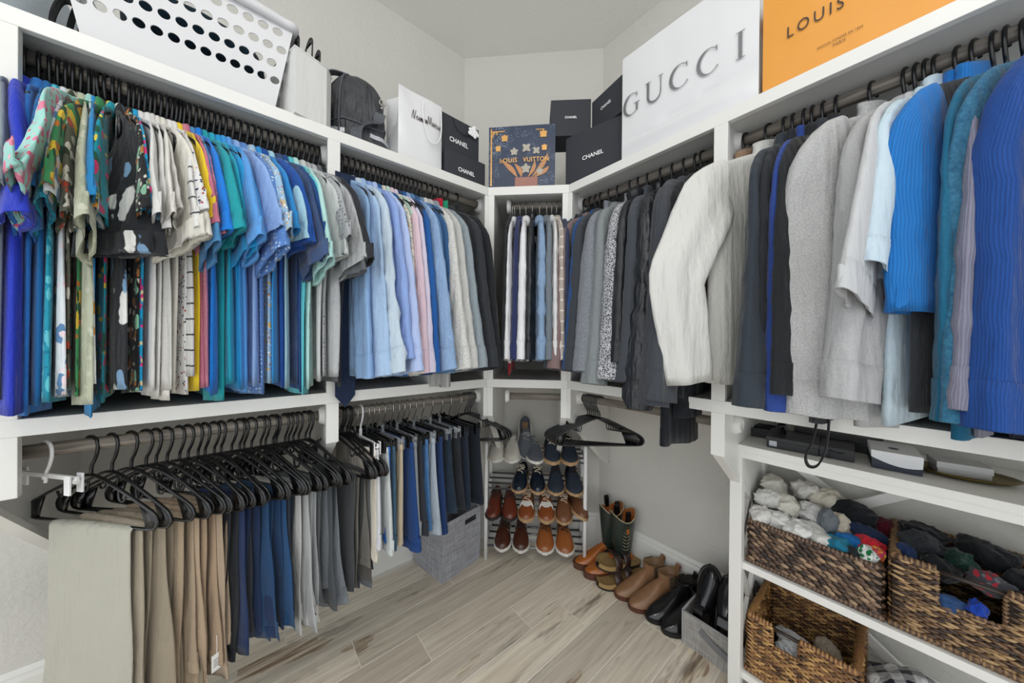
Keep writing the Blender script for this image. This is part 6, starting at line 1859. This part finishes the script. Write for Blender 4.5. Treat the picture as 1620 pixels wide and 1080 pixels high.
# ------------------------------------------------------------------ wicker baskets
def wicker(name, c_dark, c_mid, c_light, s):
    m, nt, b = new_mat(name)
    at = nd(nt, 'ShaderNodeVertexColor'); at.layer_name = 'strand'
    v = coords(nt)
    sep = nt.nodes.new('ShaderNodeSeparateColor'); nt.links.new(at.outputs[0], sep.inputs[0])
    f = math_n(nt, 'ADD', math_n(nt, 'MULTIPLY', noise(nt, v, s, 4, 0.7), 0.5), math_n(nt, 'MULTIPLY', sep.outputs[0], 0.5))
    r = nt.nodes.new('ShaderNodeValToRGB'); r.color_ramp.elements[0].position = 0.28; r.color_ramp.elements[0].color = srgb(c_dark)
    r.color_ramp.elements[1].position = 0.72; r.color_ramp.elements[1].color = srgb(c_light)
    e = r.color_ramp.elements.new(0.5); e.color = srgb(c_mid)
    nt.links.new(f, r.inputs[0]); nt.links.new(r.outputs[0], b.inputs['Base Color'])
    b.inputs['Roughness'].default_value = 0.45
    bump(nt, b, noise(nt, coords(nt, (40, 40, 400)), 1.0, 3), 0.4, 0.002)
    return m
W_DARK = wicker('hyacinth_dark', '#2a1e19', '#5c4434', '#a08468', 160)
W_MID = wicker('wicker_mid', '#33231a', '#6f5136', '#b59468', 190)
W_LITE = wicker('wicker_honey', '#4a301c', '#8a6038', '#c49a5e', 190)
def lens_piece(V, F, C, o, du, dv, dn, L, H, tilt, depth, col):
    ct, sn = math.cos(tilt), math.sin(tilt)
    b = len(V)
    for (p, q, r) in ((-0.5, 0, 0.0), (-0.22, 0.5, 0.35), (0.22, 0.5, 0.35), (0.5, 0, 0.0), (0.22, -0.5, 0.35), (-0.22, -0.5, 0.35), (-0.22, 0, 1.0), (0.22, 0, 1.0)):
        x = p * L * ct - q * H * sn; z = p * L * sn + q * H * ct
        V.append(o + du * x + dv * z + dn * depth * r); C.append(col)
    F += [(b, b + 6, b + 1), (b, b + 5, b + 6), (b + 1, b + 6, b + 7, b + 2), (b + 5, b + 4, b + 7, b + 6), (b + 2, b + 7, b + 3), (b + 4, b + 3, b + 7)]
def wbasket(label, x0, x1, y0, y1, z0, h, mat, cw, rh, tilt, cut=None, style=0, flare=0.0):
    """y0 > y1: y0 is the far (left in view) end; front face at x0"""
    t = thing('wicker_basket', label, 'basket', ((x0 + x1) / 2, (y0 + y1) / 2, z0), -PI / 2)
    W, D = abs(y0 - y1), x1 - x0     # local X along world -y, local -Y is the front
    T = 0.010
    dark = plain('wicker_core', '#241811', 0.9)
    core = MB()
    fx = []
    if cut:
        ca, cb, cz = cut      # front opening from ca to cb (local x), bottom at cz
        core.box(-W / 2, ca, -D / 2, -D / 2 + T, 0, h - 0.006).box(cb, W / 2, -D / 2, -D / 2 + T, 0, h - 0.006).box(ca, cb, -D / 2, -D / 2 + T, 0, cz)
    else:
        core.box(-W / 2, W / 2, -D / 2, -D / 2 + T, 0, h - 0.006)
    core.box(-W / 2, W / 2, D / 2 - T, D / 2, 0, h - 0.006).box(-W / 2, -W / 2 + T, -D / 2 + T, D / 2 - T, 0, h - 0.006).box(W / 2 - T, W / 2, -D / 2 + T, D / 2 - T, 0, h - 0.006).box(-W / 2 + T, W / 2 - T, -D / 2 + T, D / 2 - T, 0, 0.006)
    core.build('core_wall', dark, t)
    V, F, C = [], [], []
    rg = random.Random(int(x0 * 1000 + y0 * 77))
    E = lambda *a: np.array(a, float)
    faces = [(E(-W / 2, -D / 2, 0), E(1, 0, 0), E(0, -1, 0), W, True), (E(W / 2, -D / 2, 0), E(0, 1, 0), E(1, 0, 0), D, False), (E(-W / 2, D / 2, 0), E(0, -1, 0), E(-1, 0, 0), D, False),
             (E(W / 2 - T, D / 2 - T, 0), E(-1, 0, 0), E(0, -1, 0), W - 2 * T, False), (E(-W / 2 + T, -D / 2 + T, 0), E(0, 1, 0), E(1, 0, 0), D - 2 * T, False), (E(W / 2 - T, D / 2 - T, 0), E(0, -1, 0), E(-1, 0, 0), D - 2 * T, False)]
    up = E(0, 0, 1)
    for o, du, dn, Ln, isf in faces:
        nr = int(h / rh); nc = int(Ln / cw)
        for r in range(nr):
            for c in range(nc + 1):
                u = (c + (0.5 if r % 2 else 0.0)) * Ln / nc + rg.uniform(-0.08, 0.08) * cw
                if u < 0.002 or u > Ln - 0.002: continue
                z = (r + 0.5) * h / nr
                if isf and cut and ca - 0.004 < -W / 2 + u < cb + 0.004 and z > cz: continue
                tl = tilt * (1 if style == 0 else (1 if r % 2 else -1)) + rg.uniform(-0.12, 0.12)
                lens_piece(V, F, C, o + du * u + up * min(z, h - rh * 0.6), du, up, dn, min(cw * rg.uniform(1.15, 1.4), 2 * min(u, Ln - u) + 0.012), rh * rg.uniform(0.95, 1.2), tl, 0.0062 + rg.uniform(0, 0.003), rg.random())
    me = mesh_of('woven_strands', V, F, True)
    ca_ = me.color_attributes.new('strand', 'FLOAT_COLOR', 'POINT')
    ca_.data.foreach_set('color', np.repeat(np.array(C, np.float32), 4))
    o = link('woven_strands', me, mat, t); o['kind'] = 'stuff'
    # braided rims
    def braid(pts, r, nm='rim_braid'):
        P_ = np.asarray(pts, float); d = np.concatenate([[0], np.cumsum(np.linalg.norm(np.diff(P_, axis=0), axis=1))])
        n = max(8, int(d[-1] / 0.0035)); s = np.linspace(0, d[-1], n)
        Q = np.stack([np.interp(s, d, P_[:, k]) for k in range(3)], -1)
        rr = r * (1 + 0.22 * np.sin(s / 0.0095 * 2 * PI))
        mb = MB().tube(Q, rr, 8)
        me = mb.mesh(nm, True); cc = me.color_attributes.new('strand', 'FLOAT_COLOR', 'POINT')
        n8 = len(me.vertices); w_ = np.repeat(0.45 + 0.35 * np.sin(s / 0.0095 * 2 * PI + 1), 8)
        w_ = np.concatenate([w_, np.full(max(0, n8 - len(w_)), 0.5)])[:n8]
        cc.data.foreach_set('color', np.repeat(w_.astype(np.float32), 4))
        link(nm, me, mat, t)
    a, bq = -W / 2 + T / 2, W / 2 - T / 2; c0, c1 = -D / 2 + T / 2, D / 2 - T / 2
    if cut:
        braid([(ca, c0, h), (a, c0, h), (a, c1, h), (bq, c1, h), (bq, c0, h), (cb, c0, h)], 0.009)
        braid([(ca, c0, h), (ca, c0, cz), (cb, c0, cz), (cb, c0, h)], 0.0055)
        MB().tube([(ca - 0.004, c0, h - 0.004), (cb + 0.004, c0, h - 0.004)], 0.0055, 8).build('handle_bar', plain('dark_handle', '#2b211c', 0.4), t, True)
    else:
        braid([(a, c0, h), (a, c1, h), (bq, c1, h), (bq, c0, h), (a, c0, h)], 0.0075)
    braid([(-W / 2, c1, 0.008), (-W / 2 - 0.002, -D / 2 - 0.002, 0.008), (W / 2 + 0.002, -D / 2 - 0.002, 0.008), (W / 2, c1, 0.008)], 0.0075, 'base_braid')
    return t
wbasket('low dark brown woven basket of rolled shirts on the middle shelf', 1.345, 1.615, 0.325, 0.022, 0.4885, 0.140, W_DARK, 0.021, 0.0105, -0.30)
wbasket('tall brown woven basket of dark socks with a handle bar', 1.345, 1.615, 0.004, -0.255, 0.4885, 0.188, W_MID, 0.021, 0.0068, -0.16, cut=(-0.058, 0.040, 0.105), style=1)
wbasket('honey brown woven basket with a handle bar on the bottom shelf', 1.345, 1.615, 0.325, 0.062, 0.1085, 0.195, W_LITE, 0.020, 0.0066, -0.16, cut=(-0.066, 0.004, 0.13), style=1)

# ---- rolled clothes in the baskets
def roll(name, label, cat, loc, size, rot, c, seed, group, pat='plain', c2=None, layers=None, amp=0.55):
    return cloth_lump(name, label, cat, loc, size, rot, fabric(c, pat, c2, layers=layers, wrinkle=0.6), seed, group, amp, 44, 24)
G1 = 'rolled clothes in the low dark basket'
whites = [
 (1.385, 0.300, 0.600, 'white rolled tee at the left front corner of the low basket', '#e9e7e1'),
 (1.395, 0.255, 0.605, 'bright white rolled tee second along the front of the low basket', '#efeeea'),
 (1.385, 0.205, 0.600, 'white rolled tee at the middle front of the low basket', '#eae9e6'),
 (1.400, 0.160, 0.595, 'white crumpled tee next to the teal one', '#e2e0da'),
 (1.465, 0.295, 0.650, 'bulky white rolled tee at the far left of the pile', '#eceae5'),
 (1.470, 0.235, 0.645, 'ivory rolled tee in the second row of the pile', '#e0dccf'),
 (1.465, 0.180, 0.635, 'pale grey white tee in the second row of the pile', '#d9d8d5'),
 (1.540, 0.285, 0.675, 'ivory rolled tee at the back left of the pile', '#e3dfd4'),
 (1.545, 0.215, 0.680, 'large off-white roll at the back of the pile', '#e4e1da'),
 (1.550, 0.150, 0.665, 'cream rolled tee at the back beside the black sweater', '#d8d1c2'),
 (1.480, 0.130, 0.620, 'beige rolled tee behind the slate grey roll', '#cfc6b4'),
]
for i, (x, y, z, lab, c) in enumerate(whites):
    roll('rolled_shirt', lab, 'shirt', (x, y, z), (0.112, 0.082, 0.082), (0.25 * math.sin(i * 2.1), 0.2 * math.cos(i * 1.7), i * 1.3), c, 100 + i, G1)
cols = [
 (1.430, 0.138, 0.637, 'slate grey rolled shirt standing among the white rolls', '#6f767b', (0.07, 0.065, 0.085), None),
 (1.385, 0.122, 0.597, 'teal blue rolled shirt at the front of the low basket', '#1f7f9e', (0.095, 0.08, 0.07), None),
 (1.415, 0.092, 0.612, 'bright blue rolled shirt beside the teal one', '#1c72b8', (0.08, 0.06, 0.06), None),
 (1.378, 0.078, 0.594, 'dark charcoal sock roll beside the shamrock socks', '#2b2e33', (0.065, 0.055, 0.06), None),
 (1.425, 0.050, 0.622, 'bright red rolled shirt in the low basket', '#d92438', (0.10, 0.07, 0.055), None),
 (1.530, 0.085, 0.642, 'black sweater lying over the back of the basket', '#14181f', (0.13, 0.14, 0.09), None),
 (1.475, 0.060, 0.632, 'navy blue rolled shirt behind the red one', '#1b2c4a', (0.11, 0.11, 0.06), None),
 (1.545, 0.030, 0.622, 'maroon folded cloth at the right back of the low basket', '#5f1226', (0.09, 0.06, 0.09), None),
 (1.490, 0.030, 0.622, 'small lilac cloth beside the maroon one', '#8a6bb0', (0.05, 0.04, 0.05), None),
]
for i, (x, y, z, lab, c, sz, ly) in enumerate(cols):
    roll('rolled_shirt', lab, 'shirt', (x, y, z), sz, (0.2 * math.sin(i * 1.1), 0.2 * math.cos(i), i * 0.9), c, 140 + i, G1)
roll('rolled_socks', 'white socks printed with green shamrocks in the low basket', 'socks', (1.374, 0.056, 0.606), (0.06, 0.05, 0.066), (0.2, 0.1, 0.2), '#e4e8e4', 160, G1, 'print', layers=(('#1f7a4a', 48, 0.3, 1),))
roll('rolled_socks', 'orange and red patterned socks beside the shamrock ones', 'socks', (1.390, 0.034, 0.612), (0.055, 0.04, 0.06), (0.1, 0.2, 0.5), '#e0703a', 161, G1, 'print', layers=(('#e9c44a', 60, 0.3, 1), ('#d8466a', 50, 0.28, 1)))
G2 = 'socks in the tall brown basket'
socks = [
 (1.400, -0.018, 0.640, 'navy blue rolled sock at the left of the tall basket', '#1b2f55', (0.07, 0.06, 0.06), 'plain', None),
 (1.400, -0.070, 0.625, 'black ribbed sock behind the handle bar', '#1d2024', (0.09, 0.075, 0.07), 'rib', '#14171a'),
 (1.465, -0.040, 0.655, 'charcoal grey sock roll at the top of the tall basket', '#33363b', (0.11, 0.09, 0.07), 'heather', '#26292d'),
 (1.450, -0.105, 0.650, 'dark green ribbed sock in the tall basket', '#1d4a3c', (0.10, 0.06, 0.06), 'rib', '#143a2e'),
 (1.540, -0.05, 0.650, 'black sock roll at the back left of the tall basket', '#191b1f', (0.11, 0.11, 0.08), 'plain', None),
 (1.520, -0.150, 0.650, 'black knit sock roll at the back right of the tall basket', '#1a1b1f', (0.12, 0.13, 0.08), 'plain', None),
 (1.400, -0.150, 0.640, 'grey sock with red patches at the right of the tall basket', '#4c4d52', (0.10, 0.08, 0.06), 'print', None),
 (1.380, -0.200, 0.630, 'charcoal sock with a pink toe at the right edge', '#2b2c31', (0.08, 0.06, 0.06), 'print', None),
 (1.450, -0.205, 0.640, 'black sock roll beside the grey patterned sock', '#1c1d22', (0.10, 0.07, 0.07), 'plain', None),
 (1.365, -0.085, 0.575, 'denim blue sock seen through the handle opening', '#2b4a78', (0.055, 0.07, 0.05), 'plain', None),
 (1.363, -0.125, 0.590, 'cobalt blue sock seen through the handle opening', '#1f48b8', (0.04, 0.04, 0.045), 'plain', None),
]
for i, (x, y, z, lab, c, sz, pat, c2) in enumerate(socks):
    roll('rolled_socks', lab, 'socks', (x, y, z), sz, (0.2 * math.sin(i * 1.9), 0.2 * math.cos(i * 1.3), i * 1.1), c, 180 + i, G2, pat, c2, (('#b8343f', 34, 0.2, 1), ('#77787d', 50, 0.2, 1)) if pat == 'print' else None)
# bottom basket contents
roll('folded_cloth', 'white cloth with blue piping in the honey brown basket', 'cloth', (1.40, 0.235, 0.175), (0.085, 0.075, 0.075), (0.2, 0.1, 0.4), '#d5d8dc', 210, None)
roll('folded_cloth', 'pale grey folded cloth in the honey brown basket', 'cloth', (1.47, 0.225, 0.18), (0.12, 0.08, 0.06), (0, 0.1, 0.9), '#c4c6ca', 211, None)
roll('folded_cloth', 'beige folded cloth at the back of the honey brown basket', 'cloth', (1.50, 0.14, 0.17), (0.11, 0.08, 0.08), (0, 0.2, 0.3), '#a79a8a', 212, None)
# plaid shirt on the bottom shelf
cloth_lump('flannel_shirt', 'black and white plaid flannel shirt heaped on the bottom shelf', 'shirt', (1.445, -0.055, 0.109), (0.25, 0.22, 0.23), (0, 0, 0.3), fabric('#d5d6d8', 'plaid', '#1c222e', wrinkle=0.7, sc=1.2), 230, None, 0.3, 44, 24)
